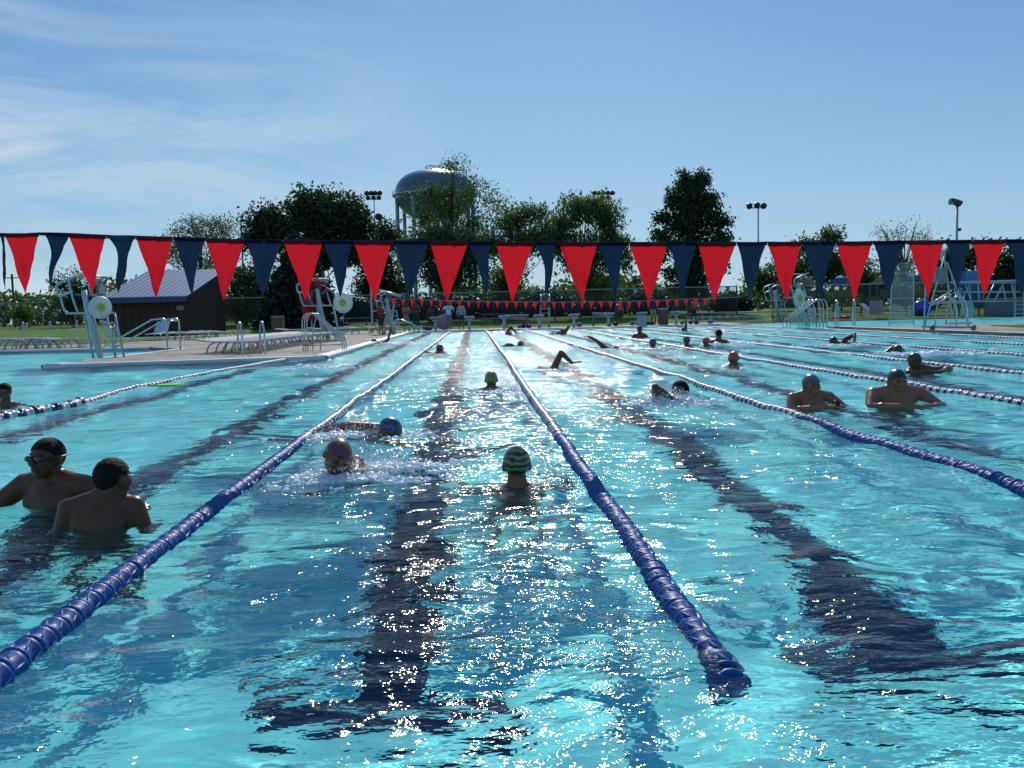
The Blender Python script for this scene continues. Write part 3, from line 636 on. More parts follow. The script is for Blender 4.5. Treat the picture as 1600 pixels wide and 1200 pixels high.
# ------------------------------------------------------------------ pool furniture
white_m = mat('white powder coat', (.36, .42, .43), .35, coat=.2); stain = mat('stainless tube', (.5, .5, .5), .22, metal=1); plast = mat('white resin', (.42, .44, .47), .45)
grey_p = mat('grey sling', (.24, .26, .30), .6, trans=.2); dark_p = mat('dark seat', (.10, .11, .12), .5); red_m = mat('red canvas', (.34, .02, .03), .8, trans=.25)
brown_m = mat('brown bin', (.12, .075, .05), .7, noise_scale=12); red_pl = mat('red plastic', (.5, .02, .02), .4)
def on(px, py, z=DZ): p = G(px, py, z); return p
# --- loungers
def lounger(name='pool_lounger', up=.5, cloth_=None):
    """resin lounger, head end at +y, raised back"""
    t = thing(name, '', 'pool lounger', (0, 0, 0))
    f = MB()
    for s_ in (-1, 1):
        f.tube([(s_*.3, -.95, .30), (s_*.3, .35, .32)], .022, seg=6)
        f.tube([(s_*.3, .35, .32), (s_*.3, 1.0, .32+up*.62)], .022, seg=6)
    f.tube([(-.3, -.95, .3), (.3, -.95, .3)], .022, seg=6); f.tube([(-.3, 1.0, .32+up*.62), (.3, 1.0, .32+up*.62)], .022, seg=6)
    f.build('frame', plast, t)
    MB().box((0, -.3, .325), (.58, 1.28, .02), bev=.006).build('seat', cloth_ or plast, t)
    a = math.atan2(up*.62, .65); MB().box((0, .67, .33+up*.31), (.58, math.hypot(.65, up*.62), .02), Matrix.Rotation(a, 3, 'X'), .006).build('backrest', cloth_ or plast, t)
    for s_ in (-1, 1):
        MB().tube(smooth_path([(s_*.3, -.8, 0), (s_*.31, -.68, .22), (s_*.3, -.5, .3)], 4), .022, seg=6).build('leg', plast, t)
        MB().tube(smooth_path([(s_*.3, .62, 0), (s_*.31, .5, .22), (s_*.3, .3, .3)], 4), .022, seg=6).build('leg', plast, t)
    return t
L0 = lounger('pool_lounger', .1, grey_p); L1 = lounger('pool_lounger', .9)
used = {id(L0): False, id(L1): False}
def put_l(src, loc, rz, label, group, sc_=1):
    if not used[id(src)]:
        used[id(src)] = True; src.location = loc; src.rotation_euler = (0, 0, rz); src.scale = (sc_,)*3; o = src; o['label'] = label
    else: o = dup(src, loc, rz, label, sc_)
    o['group'] = group; return o
for i in range(10):
    p = on(8+i*11.5, 537-i*.35, .15); p.y = 34.6+.1*(i % 3); put_l(L0, P(4+i*11.5, 530, 34.6).xy.to_3d()+Vector((0, 0, DZ)), R(80+8*(i % 3)), 'white flat lounger in the row behind the shallow water at far left', 'white loungers behind the shallow basin')
for i in range(6):
    q = P(282+i*15, 528, 43+.4*i); q.z = DZ; put_l(L0, q, R(70+12*(i % 3)), 'white lounger in the group right of the shed corner' if i % 2 == 0 else 'flat white lounger in the group right of the shed corner', 'white loungers near the shed')
q = P(247, 524, 44); q.z = DZ; put_l(L1, q, R(2), 'lounger with upright back standing against the shed wall', 'white loungers near the shed')
for i in range(12):                                   # long receding row beside the handrails
    q = P(362+i*13.2, 552, 24.6+i*1.0); q.z = DZ; put_l(L0, q, R(62), 'pale grey lounger in the long packed row beside the curved handrails', 'packed row of loungers on the left deck')
for i, px in enumerate((462, 512, 537, 568, 596, 618, 632)):
    q = P(px, 518, 46+.3*i); q.z = DZ; put_l(L0, q, R(88), 'white lounger in the spaced row at the lawn edge under the red umbrella', 'white loungers spaced along the lawn edge')
for i in range(9):
    q = P(1222+i*13.5, 500, 57.9); q.z = DZ; put_l(L0, q, R(80), 'white lounger in the row behind the diving basin', 'white loungers behind the diving basin')
for i in range(7):
    q = P(1096+i*13, 502, 57.8); q.z = DZ; put_l(L0, q, R(85), 'grey-looking lounger in the row right of the brown bin', 'loungers right of the starting blocks')
# --- starting blocks
def block(label, px, Yb, big=False):
    p = P(px, 500, Yb); p.z = DZ; t = thing('starting_block', label, 'starting block', p, group='starting blocks at the far end')
    top = .72; w_ = .62
    MB().box((0, 0, top), (w_, .62, .07), Matrix.Rotation(-.13, 3, 'X'), .02).build('platform', plast, t)
    if big: MB().box((0, .1, top/2-.05), (.5, .45, top-.1), None, .02).build('housing', mat('grey housing', (.32, .35, .38), .5), t)
    else: MB().tube([(0, .12, 0), (0, .05, top-.05)], .075, seg=10).build('post', white_m, t, True)
    MB().box((0, .05, top-.13), (w_*.55, .3, .06), None, .015).build('bracket', white_m, t)
    MB().box((0, .22, .22), (.34, .18, .03)).build('step', white_m, t)
    return t
for i, px in enumerate((680, 733, 787.5, 842, 897, 951, 1003, 1057)):
    block(['starting block left of the man in the white shirt', 'starting block right of the grey-jacketed person', 'starting block in front of the left end of the long bench', 'starting block before the small guard chair',
           'starting block right of the small guard chair', 'starting block overlapping the short bench', 'boxy starting block left of the brown bin', 'starting block right of the brown bin'][i], px, FAR+.55, i == 6)
for px, w_, lb in ((808, 1.35, 'long white-topped bench behind the starting blocks'), (940, 1.1, 'shorter white-topped bench behind the starting blocks')):
    p = P(px, 500, FAR+1.6); p.z = DZ; t = thing('bench', lb, 'bench', p)
    MB().box((0, 0, .78), (w_, .4, .06), None, .015).build('seat', plast, t)
    MB().box((0, .1, .62), (w_*.9, .04, .2)).build('apron', mat('grey board', (.3, .3, .3), .7), t)
    for s_ in (-1, 1): MB().box((s_*w_*.45, 0, .38), (.08, .34, .76)).build('leg', dark_p, t)
# --- ladders and handrails
def rails(label, loc, rz, kind, name='pool_handrail', group=None, sc_=1):
    t = thing(name, label, 'handrail' if name == 'pool_handrail' else 'pool ladder', loc, rz, group); t.scale = (sc_,)*3
    def T(pts, nm='rail', r=.024): MB().tube(smooth_path(pts, 6), r, seg=8).build(nm, stain, t, True)
    if kind == 'ladder':           # two loops curving from deck into the water (+x deck to -x water is local y)
        for s_ in (-.28, .28): T([(s_, .55, 0), (s_, .5, .55), (s_, .3, .82), (s_, .05, .8), (s_, -.1, .5), (s_, -.12, -.1), (s_, -.12, -.8)])
        for z in (-.25, -.5, -.75): MB().box((0, -.12, z), (.56, .1, .03)).build('tread', stain, t)
    elif kind == 'slope':          # stair rail: high post then long slope
        for s_ in (-.35, .35): MB().tube([(s_, 0, 0), (s_, 0, .78), (s_, -.06, .86), (s_, -.4, .84), (s_, -1.9, .1), (s_, -1.9, -.4)], .024, seg=8).build('rail', stain, t, True)
        MB().tube([(-.35, 0, .8), (.35, 0, .8)], .02, seg=8).build('crossbar', stain, t, True)
    elif kind == 'arch':           # group of parallel arched stair rails
        for s_ in (0, .25, .5):
            MB().tube(smooth_path([(0, s_, 0), (0, s_, .7), (.1, s_, .98), (.42, s_, 1.02), (.62, s_, .92), (1.45, s_, .38), (1.62, s_, .18), (1.64, s_, 0)], 5), .024, seg=8).build('rail', stain, t, True)
        for z in (.16,): MB().tube([(0, 0, z), (1.62, 0, z)], .018, seg=6).build('lower_bar', stain, t, True)
        for x_ in (.3, .62): MB().tube([(x_, .25, 0), (x_+.05, .25, .6), (x_+.2, .25, .92)], .02, seg=6).build('upright', stain, t, True)
    return t
rails('pool ladder with two tall loop rails on the near deck edge', on(396, 554.5), R(24), 'ladder', 'pool_ladder')
rails('bundle of arched stair rails at the corner of the left deck', on(474, 549), R(-4), 'arch', sc_=1.0).scale = (.66, 1, 1)
rails('sloping stair rails in front of the shed', on(272, 547), R(-100), 'slope', sc_=1.15)
rails('arched rails beside the left lifeguard chair', on(162, 551), R(195), 'slope', sc_=.95)
rails('small sloping rail beside the far left guard chair', on(618, 523), R(90), 'slope', sc_=.85)
rails('arched stair rails at the corner between main basin and diving basin', on(1292, 511), R(6), 'arch', sc_=1.2).scale = (-1.0, 1.3, 1.15)
for k, (px, lb) in enumerate(((1322, 'pair of slanting ladder rails at the far side of the diving basin'), (1497, 'pair of ladder rails below the diving stand'))):
    rails(lb, on(px, 507 if k == 0 else 508, .1), R(150 if k == 0 else 30), 'ladder', 'pool_ladder', sc_=1.3)
# --- lifeguard chairs
def ring_buoy(label, loc, rz, r=.36, tilt=0):
    t = thing('rescue_ring', label, 'rescue ring', loc, rz)
    b = MB(); rot = Matrix.Rotation(PI/2, 3, 'X')
    b.lathe([(r*.30, -.03), (r*.6, -.05), (r*.9, -.05), (r, 0), (r*.9, .05), (r*.6, .05), (r*.30, .03)], rot=rot, seg=28)
    b.build('ring', mat('translucent white shell', (.62, .70, .68), .4, trans=.35), t, True)
    c = MB(); 
    for k in range(5): c.tube([(r*(.12+.05*k)*math.cos(a), -.06-.012*(k % 2), r*(.12+.05*k)*math.sin(a)) for a in np.linspace(0, 2*PI, 18)], .016, seg=5)
    c.build('rope_coil', mat('yellow rope', (.50, .46, .08), .7), t)
    MB().tube([(.0, -.06, -r*.5), (.02, -.05, -r*1.3), (0, -.05, -r*1.9)], .009, seg=5).build('rope_end', cord_m, t)
    return t
def guard_chair(label, loc, rz=0, sc_=1):
    t = thing('lifeguard_chair', label, 'lifeguard chair', loc, rz, 'tall white lifeguard chairs'); t.scale = (sc_,)*3
    def tb(nm, pts, r=.028): MB().tube(pts, r, seg=8).build(nm, white_m, t, True)
    tb('mast', [(.12, 0, 0), (-.14, 0, 1.16), (-.2, 0, 1.75)], .075)
    for y in (0, .55):
        tb('leg', [(-.06+.0*y, y, 0), (-.24, y, 1.15)], .03); tb('leg', [(.5, y, 0), (.32, y, 1.15)], .03)
    MB().box((-.2, .28, 1.17), (1.0, .62, .05), None, .01).build('footrest', white_m, t)
    for z in (.3, .6, .9): MB().box((.42-.16*z, .28, z), (.07, .56, .04)).build('rung', white_m, t)
    for i, (dx, dy) in enumerate(((0, 0), (.62, .5))):
        P_ = lambda x, z: (x+dx, dy, z)
        tb('arm_rail', smooth_path([P_(-.42, 2.1), P_(-.82, 1.93), P_(-.88, 1.78), P_(-.80, 1.62), P_(-.5, 1.74)], 4), .032)
        tb('upright', smooth_path([P_(-.80, 1.62), P_(-.74, 1.3), P_(-.64, 1.17)], 4))
        tb('upright', smooth_path([P_(-.58, 2.04), P_(-.48, 1.5), P_(-.38, 1.18)], 4))
    tb('back_bar', [(-.42, 0, 2.1), (.20, .5, 2.1)])
    MB().box((-.2, .25, 1.62), (.5, .5, .04), Matrix.Rotation(.1, 3, 'Y'), .01).build('seat', dark_p, t)
    MB().box((.08, .28, 1.84), (.05, .46, .44), Matrix.Rotation(-.3, 3, 'Y'), .02).build('backrest', dark_p, t)
    return t
q = on(150, 560); guard_chair('white lifeguard chair on the tip of the left deck beside the shed', q, R(0)); ring_buoy('round white rescue ring with yellow rope on the left lifeguard chair', q+Vector((.24, -.14, 1.30)), R(40), .29)
q = on(508, 530); gc2 = guard_chair('white lifeguard chair beneath the folded red umbrella', q, R(8), 1.2); ring_buoy('round white rescue ring hanging right of the red umbrella', P(536, 473, q.y-.3), R(-14), .43)
q = on(612, 522); guard_chair('white lifeguard chair behind the left end of the small pennants', q, R(35), 1.0)
q = P(858, 498, 55); q.z = DZ; guard_chair('small dark-looking guard chair centred behind the starting blocks', q, R(90), .95)
q = on(1215, 503); q = P(1216, 500, 57.5); q.z = DZ; guard_chair('white lifeguard chair at the far side of the diving basin', q, R(0), 1.12)
q = P(1256, 505, 40); q.z = DZ; guard_chair('white lifeguard chair above the arched stair rails at right', q, R(-6), 1.12); ring_buoy('pale rescue ring tilted on the right lifeguard chair', P(1249, 466, 39.6), R(35), .42)
# red umbrella, folded
q = on(488, 530); t = thing('umbrella', 'tall folded red umbrella beside the second lifeguard chair', 'umbrella', q)
MB().tube([(0, 0, 0), (0, 0, 2.7)], .03, seg=8).build('pole', white_m, t)
b = MB()
prof = [(.03, 2.7), (.16, 2.45), (.30, 1.9), (.36, 1.3), (.26, .8)]
rings = []
for r_0, z_ in prof:
    rings.append([b.bm.verts.new((r_0*(1+.25*math.sin(k*PI*.75))*math.cos(2*PI*k/16), r_0*(1+.25*math.sin(k*PI*.75))*math.sin(2*PI*k/16), z_)) for k in range(16)])
for i in range(len(rings)-1):
    for k in range(16): b.bm.faces.new((rings[i][k], rings[i][(k+1) % 16], rings[i+1][(k+1) % 16], rings[i+1][k]))
b.bm.faces.new(rings[0]); b.build('canopy', red_m, t, True)
MB().box((.5, 0, 2.25), (.85, .7, .03), Matrix.Rotation(.5, 3, 'Y'), .01).build('side_flap', red_m, t)
MB().tube([(-.05, 0, 2.62), (.7, 0, 2.4)], .025, seg=6).build('strut', white_m, t)
# white roof beams at the third guard chair
q = P(612, 522, 45); q.z = DZ; t = thing('shade_frame', 'slanting white shade frame above the third guard chair', 'shade frame', q)
MB().tube([P(592, 454, 45)-q, P(627, 463, 45)-q], .07, seg=8).build('beam', white_m, t, True)
MB().tube([P(606, 467, 45)-q, P(601, 521, 45)-q], .05, seg=8).build('post', white_m, t, True); MB().tube([P(616, 467, 45)-q, P(611, 520, 45)-q], .04, seg=8).build('post', white_m, t, True)
t = thing('light_post', 'grey post between the rescue ring and the third guard chair', 'post', P(582, 516, 50)); t.location.z = DZ; MB().tube([(0, 0, 0), (0, 0, 2.75)], .06, seg=8).build('pole', steel_m, t); MB().ell((0, 0, 2.8), .1).build('finial', steel_m, t)
# bins, reel, tables
q = P(435, 520, 50.5); q.z = DZ; t = thing('trash_bin', 'brown square bin with a domed lid in front of the spruce', 'bin', q)
MB().box((0, 0, .48), (.62, .62, .96), None, .04).build('body', brown_m, t); MB().box((0, 0, 1.0), (.66, .66, .1), None, .04).build('lid', mat('tan lid', (.3, .24, .18), .6), t)
q = P(1036, 506, FAR+1.2); q.z = DZ; t = thing('trash_bin', 'reddish brown square bin between the two right starting blocks', 'bin', q)
MB().box((0, 0, .46), (.52, .5, .92), None, .03).build('body', mat('red brown bin', (.16, .06, .045), .7), t); MB().box((0, 0, .95), (.56, .54, .06), None, .02).build('lid', plast, t)
q = P(694, 500, FAR+1.3); q.z = DZ; t = thing('rope_reel', 'large pale lane rope reel behind the man in the white shirt', 'reel', q)
MB().lathe([(.44, -.03), (.46, 0), (.44, .03)], (0, -.3, .48), Matrix.Rotation(PI/2, 3, 'X'), 28).build('disc', grey_p, t); MB().lathe([(.44, -.03), (.46, 0), (.44, .03)], (0, .5, .48), Matrix.Rotation(PI/2, 3, 'X'), 28).build('disc', grey_p, t)
MB().tube([(0, -.4, .48), (0, .6, .48)], .05).build('axle', steel_m, t)
def picnic(label, px, Y, sc_=1):
    q = P(px, 500, Y); q.z = lawn_z(Y); t = thing('picnic_table', label, 'picnic table', q, R(10)); t.scale = (sc_,)*3
    MB().box((0, 0, .74), (1.8, .75, .05), None, .01).build('tabletop', dark_p, t)
    for s_ in (-1, 1): MB().box((0, s_*.7, .44), (1.8, .28, .05), None, .01).build('seat', dark_p, t)
    for s_ in (-.65, .65): MB().tube([(s_, -.75, 0), (s_, -.2, .72)], .03).tube([(s_, .75, 0), (s_, .2, .72)], .03).tube([(s_, -.75, .42), (s_, .75, .42)], .03).build('leg', dark_p, t)
picnic('dark picnic table on the lawn below the white rescue ring', 557, 60); picnic('dark picnic table on the lawn behind the left starting blocks', 770, 62)
# left rope barrier with thin posts
for i in range(5):
    q = P(-4+42*i, 540, 33.6); q.z = DZ; t = thing('barrier_post', ['thin barrier post at the extreme left edge', 'thin barrier post in front of the flat loungers', 'thin barrier post behind the left basin', 'thin barrier post left of the guard chair leg', 'thin barrier post behind the guard chair'][i], 'post', q, group='thin posts carrying the drooping rope')
    MB().tube([(0, 0, -.3), (0, 0, .95)], .022, seg=8).build('pole', stain, t, True); MB().ell((0, 0, .97), .035).build('cap', stain, t)
    if i < 3:
        q2 = P(-4+42*(i+1), 540, 33.6)-q; MB().tube([(q2.x*u, q2.y*u, .92-.22*4*u*(1-u)) for u in np.linspace(0, 1, 12)], .012, seg=5).build('sagging_rope', cord_m, t)
# --- right side: climbing wall, A-frame chair, diving stand, slide, grey wall
glass_m = mat('tinted clear panel', (.35, .5, .46), .15); glass_m.node_tree.nodes['Principled BSDF'].inputs['Alpha'].default_value = .3
q = P(1412, 506, 38.5); q.z = 0; q.z = -.0; t = thing('climbing_wall', 'tall clear-panelled poolside climbing wall with white frame', 'climbing wall', q)
wv_ = 1.05; 
for k in range(5):
    z0_ = .15+k*.53; l = -wv_*(.62-.045*k); r_1 = wv_*(.42-.01*k)
    mesh_from('panel', [(l, 0, z0_), (r_1, 0, z0_), (r_1-.02, .05, z0_+.5), (l+.05, .05, z0_+.5)], [(0, 1, 2, 3)], glass_m, t)
    MB().tube([(l, -.02, z0_), (r_1, -.02, z0_)], .018, seg=6).build('crossbar', white_m, t)
MB().tube([(-.66, 0, -.2), (-.48, 0, 2.85)], .03).build('upright', white_m, t); MB().tube([(.45, 0, -.2), (.40, 0, 2.85)], .03).build('upright', white_m, t); MB().box((0-.1, -.05, .55), (.5, .1, .04)).build('ledge', white_m, t)
q = P(1483, 515, 27.6); q.z = DZ; t = thing('guard_stand', 'tall wheeled A-frame guard stand on the right deck', 'guard stand', q); s_ = 27.6/FPX
def qp(px, py, dy=0): v = P(px, py, 27.6)-q; return Vector((v.x, dy, v.z))
for nm, pts, r in (('leg', [(1477, 396, 0), (1443, 516, 0)], .026), ('leg', [(1470, 420, .9), (1466, 512, .9)], .026), ('leg', [(1478, 400, .1), (1491, 497, .1)], .026), ('leg', [(1480, 410, 0), (1515, 511, 0)], .026)):
    MB().tube([qp(*p) for p in pts], r).build(nm, white_m, t, True)
for py, a, b_, dy in ((437, 1462, 1481, 0), (455, 1457, 1484, 0), (474, 1451, 1500, 0), (472, 1470, 1515, .1), (490, 1454, 1507, 0)): MB().tube([qp(a, py, dy), qp(b_, py, dy)], .016, seg=6).build('rung', white_m, t, True)
MB().box(qp(1472, 430, .2), (.36, .45, .5), Matrix.Rotation(.1, 3, 'Y'), .04).build('seat', grey_p, t); MB().box(qp(1476, 399, .1), (.13, .12, .36), Matrix.Rotation(.2, 3, 'Y'), .04).build('headrest', plast, t)
MB().tube([qp(1453, 511, -.1), qp(1516, 511, -.1)], .03).tube([qp(1453, 511, .5), qp(1516, 511, .5)], .03).build('base_frame', steel_m, t); MB().box(qp(1497, 505, -.12), (.75, .05, .06)).build('white_bar', plast, t)
for px in (1453, 1517): MB().lathe([(.07, -.03), (.09, -.02), (.09, .02), (.07, .03)], qp(px, 512, -.15), Matrix.Rotation(PI/2, 3, 'X'), 14).build('wheel', dark_p, t)
q = P(1545, 500, 52); q.z = 0; t = thing('diving_stand', 'high diving stand of pale tubular trusses at far right', 'diving stand', q)
def dp(px, py, dy=0): v = P(px, py, 52)-q; return Vector((v.x, dy, v.z))
for dy in (0, .9):
    for a, b_ in (((1500, 442), (1600, 441)), ((1505, 456), (1600, 456)), ((1473, 471), (1605, 470)), ((1508, 442), (1527, 500)), ((1528, 442), (1530, 470)), ((1568, 442), (1553, 472)), ((1580, 442), (1586, 470)), ((1508, 456), (1500, 500)), ((1600, 441), (1600, 500))):
        MB().tube([dp(*a, dy), dp(*b_, dy)], .05, seg=6).build('truss_tube', steel_m, t, True)
MB().box(dp(1552, 439, .45), (4.2, 1, .06)).build('board', plast, t)
MB().tube([dp(1520, 470, .4), dp(1524, 500, .4)], .12).build('column', steel_m, t)
for py in (476, 483, 490): MB().box(dp(1592, py, -.2), (.6, .1, .04)).build('step', steel_m, t)
wq = P(1565, 500, 56.5); wq.z = 0; t = thing('basin_wall', 'low grey wall behind the diving stand', 'wall', wq); MB().box((1.2, 0, .58), (4.6, .3, 1.1), None, .03).build('wall', mat('grey wall', (.10, .12, .14), .8, noise_scale=1.5), t); MB().box((1.2, 0, 1.15), (4.7, .4, .06)).build('wall_cap', mat('cap', (.25, .27, .28), .7), t)
# slide
blue_s = mat('blue slide shell', (.01, .05, .42), .25, coat=.4); lb_s = mat('blue slide tower', (.03, .16, .33), .4, noise_scale=3)
q = P(1470, 500, 60); q.z = .1; t = thing('water_slide', 'blue water slide with a rounded mouth and painted white highlight', 'slide', q)
def wp(px, py, dy=0): v = P(px, py, 60)-q; return Vector((v.x, dy, v.z))
path = smooth_path([wp(1506, 448), wp(1484, 460), wp(1463, 473), wp(1446, 479), wp(1430, 482)], 5)
vs = []; fs = []; NS = 12
for i, p in enumerate(path):
    r_ = .42+.18*max(0, (i-len(path)*.55)/(len(path)*.45))
    for k in range(NS+1): a = PI+PI*k/NS; vs.append(p+Vector((0, r_*math.cos(a), r_*math.sin(a)*.95)))
for i in range(len(path)-1):
    for k in range(NS): j = i*(NS+1)+k; fs.append((j, j+1, j+NS+2, j+NS+1))
mesh_from('chute', vs, fs, blue_s, t, True)
for s2 in (-.42, .42): MB().tube([p+Vector((0, s2*(1+.4*max(0, (i-14)/6)), .02)) for i, p in enumerate(path[:17])], .06, seg=8).build('highlight_tube', mat('painted highlight', (.8, .82, .85), .25, coat=.5), t, True)  # the chute's white highlight, put in as pale tubes along its edges
MB().lathe([(.42, -.4), (.55, -.1), (.6, .3), (.5, .5)], wp(1438, 482), Matrix.Rotation(R(80), 3, 'Y'), 18).build('mouth', blue_s, t, True)
MB().box(wp(1515, 441), (1.5, 1.2, 1.5), None, .1).build('tower_box', lb_s, t); MB().box(wp(1518, 470), (1.2, 1, .9), None, .05).build('tower_panel', lb_s, t)
for a, b_ in (((1500, 445), (1498, 500)), ((1528, 445), (1530, 500)), ((1488, 462), (1488, 500)), ((1462, 478), (1462, 500))): MB().tube([wp(*a), wp(*b_)], .07).build('support_post', steel_m, t)
# playground beyond the fence
oc = mat('ochre plastic', (.20, .12, .03), .6); pl = thing('play_structure', 'ochre and dark play structure behind the right fence', 'play structure', P(1340, 497, 72)); pl.location.z = .4
for k in range(8): MB().tube([(-5+k*1.5, (k % 2)*2, 0), (-5+k*1.5, (k % 2)*2, 2.4)], .09).build('post', dark_p, pl)
for k, x_ in enumerate((-4, -1, 2.6, 5)):
    MB().lathe([(1.1, 0), (.5, .5), (.05, .75)], (x_, 1, 2.3), seg=4).build('roof', oc if k % 2 == 0 else mat('dark blue roof', (.02, .04, .12), .6), pl)
    MB().box((x_, 1, 1.15), (1.6, 1.6, .12)).build('deck', brown_m, pl)
    MB().box((x_, .15, 1.5), (1.4, .08, .6)).build('panel', oc if k % 2 else brown_m, pl)
# parked car beyond the fence
cb = P(1155, 490, 150); cb.z = .62; t = thing('parked_car', 'small dark red car parked beyond the fence', 'car', cb)
carm = mat('dark red car paint', (.14, .01, .014), .3, coat=.6)
b = MB(); b.box((0, 0, .55), (4.2, 1.7, .5), None, .12); b.build('body', carm, t, True)
b = MB(); b.bm.verts.ensure_lookup_table(); vsx = [(-1.3, .8), (1.2, .8), (.7, 1.3), (-.8, 1.3)]
vs = [(x_, y_, z_) for y_ in (-.75, .75) for x_, z_ in vsx]; mesh_from('cabin', vs, [(0, 1, 2, 3), (4, 5, 6, 7), (0, 1, 5, 4), (1, 2, 6, 5), (2, 3, 7, 6), (3, 0, 4, 7)], mat('car glass', (.03, .04, .05), .1), t)
for x_ in (-1.3, 1.3):
    for y_ in (-.8, .8): MB().lathe([(.3, -.08), (.32, 0), (.3, .08)], (x_, y_, .32), Matrix.Rotation(PI/2, 3, 'X'), 16).build('wheel', dark_p, t)
# red rescue tubes lying at the basin edge
for k, px in enumerate((1308, 1322)):
    q = P(px, 499, 56.9); q.z = DZ+.05; t = thing('rescue_tube', ['left red rescue tube lying behind the diving basin', 'right red rescue tube lying behind the diving basin'][k], 'rescue tube', q)
    MB().cap((-.2, 0, .08), .09, (.2, 0, .08), .09).build('foam', red_pl, t, True); MB().tube([(.2, 0, .08), (.35, .1, .04), (.3, .3, .03)], .012).build('strap', cord_m, t)
# bags and shoes behind the blocks
bagm = [mat('dark bag', (.02, .022, .03), .7), mat('purple bag', (.12, .06, .14), .7), mat('grey bag', (.2, .2, .22), .7)]
for k, px in enumerate((664, 671, 812, 818, 826, 905, 962, 988, 996, 1011, 1018, 1066, 1079, 1088, 1110)):
    q = P(px, 505, FAR+.9+.3*(k % 3)); q.z = DZ; t = thing('swim_bag', ('dark', 'purple', 'grey')[k % 3]+' swim bag among the bags lying at the far pool end', 'bag', q, R(k*37), 'bags lying behind the starting blocks')
    MB().ell((0, 0, .12), (.2, .13, .13)).build('body', bagm[k % 3], t, True); MB().tube(smooth_path([(-.12, 0, .2), (-.05, 0, .3), (.05, 0, .3), (.12, 0, .2)], 3), .012, seg=5).build('handle', bagm[0], t)
# ------------------------------------------------------------------ people
skin = {'tan': mat('tanned skin', (.18, .068, .032), .36, spec=.3, noise_scale=14, noise_amt=.1), 'pale': mat('fair skin', (.23, .095, .05), .36, spec=.3, noise_scale=14, noise_amt=.08), 'brown': mat('brown skin', (.10, .034, .015), .36, spec=.3, noise_scale=14, noise_amt=.1)}
hair_m = mat('short dark hair', (.010, .007, .005), .75, spec=.15, noise_scale=60, noise_amt=.5, bump=.6); gog_m = mat('dark goggle lens', (.006, .007, .01), .1, coat=.6); strap_m = mat('black rubber', (.01, .01, .012), .4)
CAPM = {k: mat(k+' silicone cap', c, .32, coat=.25) for k, c in dict(black=(.012, .013, .018), navy=(.012, .02, .06), grey=(.07, .09, .12), red=(.34, .02, .018), maroon=(.16, .03, .05), rust=(.20, .04, .03), green=(.13, .15, .015)).items()}
def pattern_cap(name, c1, c2, sc_, kind='WAVE', th=.5):
    m = mat(name, c1, .35, coat=.2); nt = m.node_tree; tc = nt.nodes.new('ShaderNodeTexCoord')
    t = nt.nodes.new('ShaderNodeTexWave' if kind == 'WAVE' else 'ShaderNodeTexNoise'); t.inputs['Scale'].default_value = sc_
    if kind == 'WAVE': t.bands_direction = 'Z'; t.inputs['Distortion'].default_value = 5; t.inputs['Detail'].default_value = 1; t.inputs['Detail Scale'].default_value = 2
    r = nt.nodes.new('ShaderNodeValToRGB'); r.color_ramp.interpolation = 'CONSTANT'; r.color_ramp.elements[0].color = (*c1, 1); r.color_ramp.elements[1].color = (*c2, 1); r.color_ramp.elements[1].position = th
    nt.links.new(tc.outputs['Object'], t.inputs['Vector']); nt.links.new(t.outputs[0], r.inputs[0]); nt.links.new(r.outputs[0], nt.nodes['Principled BSDF'].inputs['Base Color']); return m
CAPM['zebra'] = pattern_cap('yellow and black striped cap', (.16, .17, .03), (.006, .008, .008), 9, th=.5)
CAPM['speckle'] = pattern_cap('navy speckled cap', (.008, .012, .05), (.13, .15, .28), 85, 'NOISE', .55)
CAPM['splotch'] = pattern_cap('maroon cap with gold splotches', (.10, .015, .035), (.15, .11, .03), 16, 'NOISE', .56)
def blob(name, b, m, parent, vox, smooth_it=3):
    bmesh.ops.recalc_face_normals(b.bm, faces=b.bm.faces)
    me = bpy.data.meshes.new(name); b.bm.to_mesh(me); b.bm.free(); o = link(name, me, m, parent)
    r = o.modifiers.new('weld', 'REMESH'); r.mode = 'VOXEL'; r.voxel_size = vox; r.use_smooth_shade = True
    if smooth_it: s_ = o.modifiers.new('soften', 'SMOOTH'); s_.iterations = smooth_it; s_.factor = .5
    return o
def hand(b, w, d, nrm, k=1., curl=.35):
    """palm, four unequal bent fingers and a thumb from the side of the palm; w wrist, d pointing direction, nrm back of the hand"""
    w = Vector(w); d = Vector(d).normalized(); nrm = Vector(nrm); nrm = (nrm-d*nrm.dot(d)).normalized(); sdv = d.cross(nrm)
    rot = Matrix((sdv, d, nrm)).transposed()
    b.ell(w+d*.05*k, (.040*k, .052*k, .016*k), rot, 10, 8)
    for i, ln in enumerate((.068, .077, .072, .056)):
        p0 = w+d*.088*k+sdv*(.028-.0185*i)*k; dd = (d+sdv*(.16-.10*i)).normalized()
        p1 = p0+dd*ln*.45*k-nrm*.012*k*curl*2; p2 = p1+(dd-nrm*curl*1.3).normalized()*ln*.55*k
        b.cap(p0, .009*k, p1, .0085*k, 8); b.cap(p1, .0085*k, p2, .0072*k, 8)
    p0 = w+d*.03*k+sdv*.035*k; p1 = p0+(sdv*.8+d*.7-nrm*.3).normalized()*.036*k; p2 = p1+(sdv*.25+d-nrm*.3).normalized()*.034*k
    b.cap(p0, .012*k, p1, .011*k, 8); b.cap(p1, .011*k, p2, .009*k, 8)
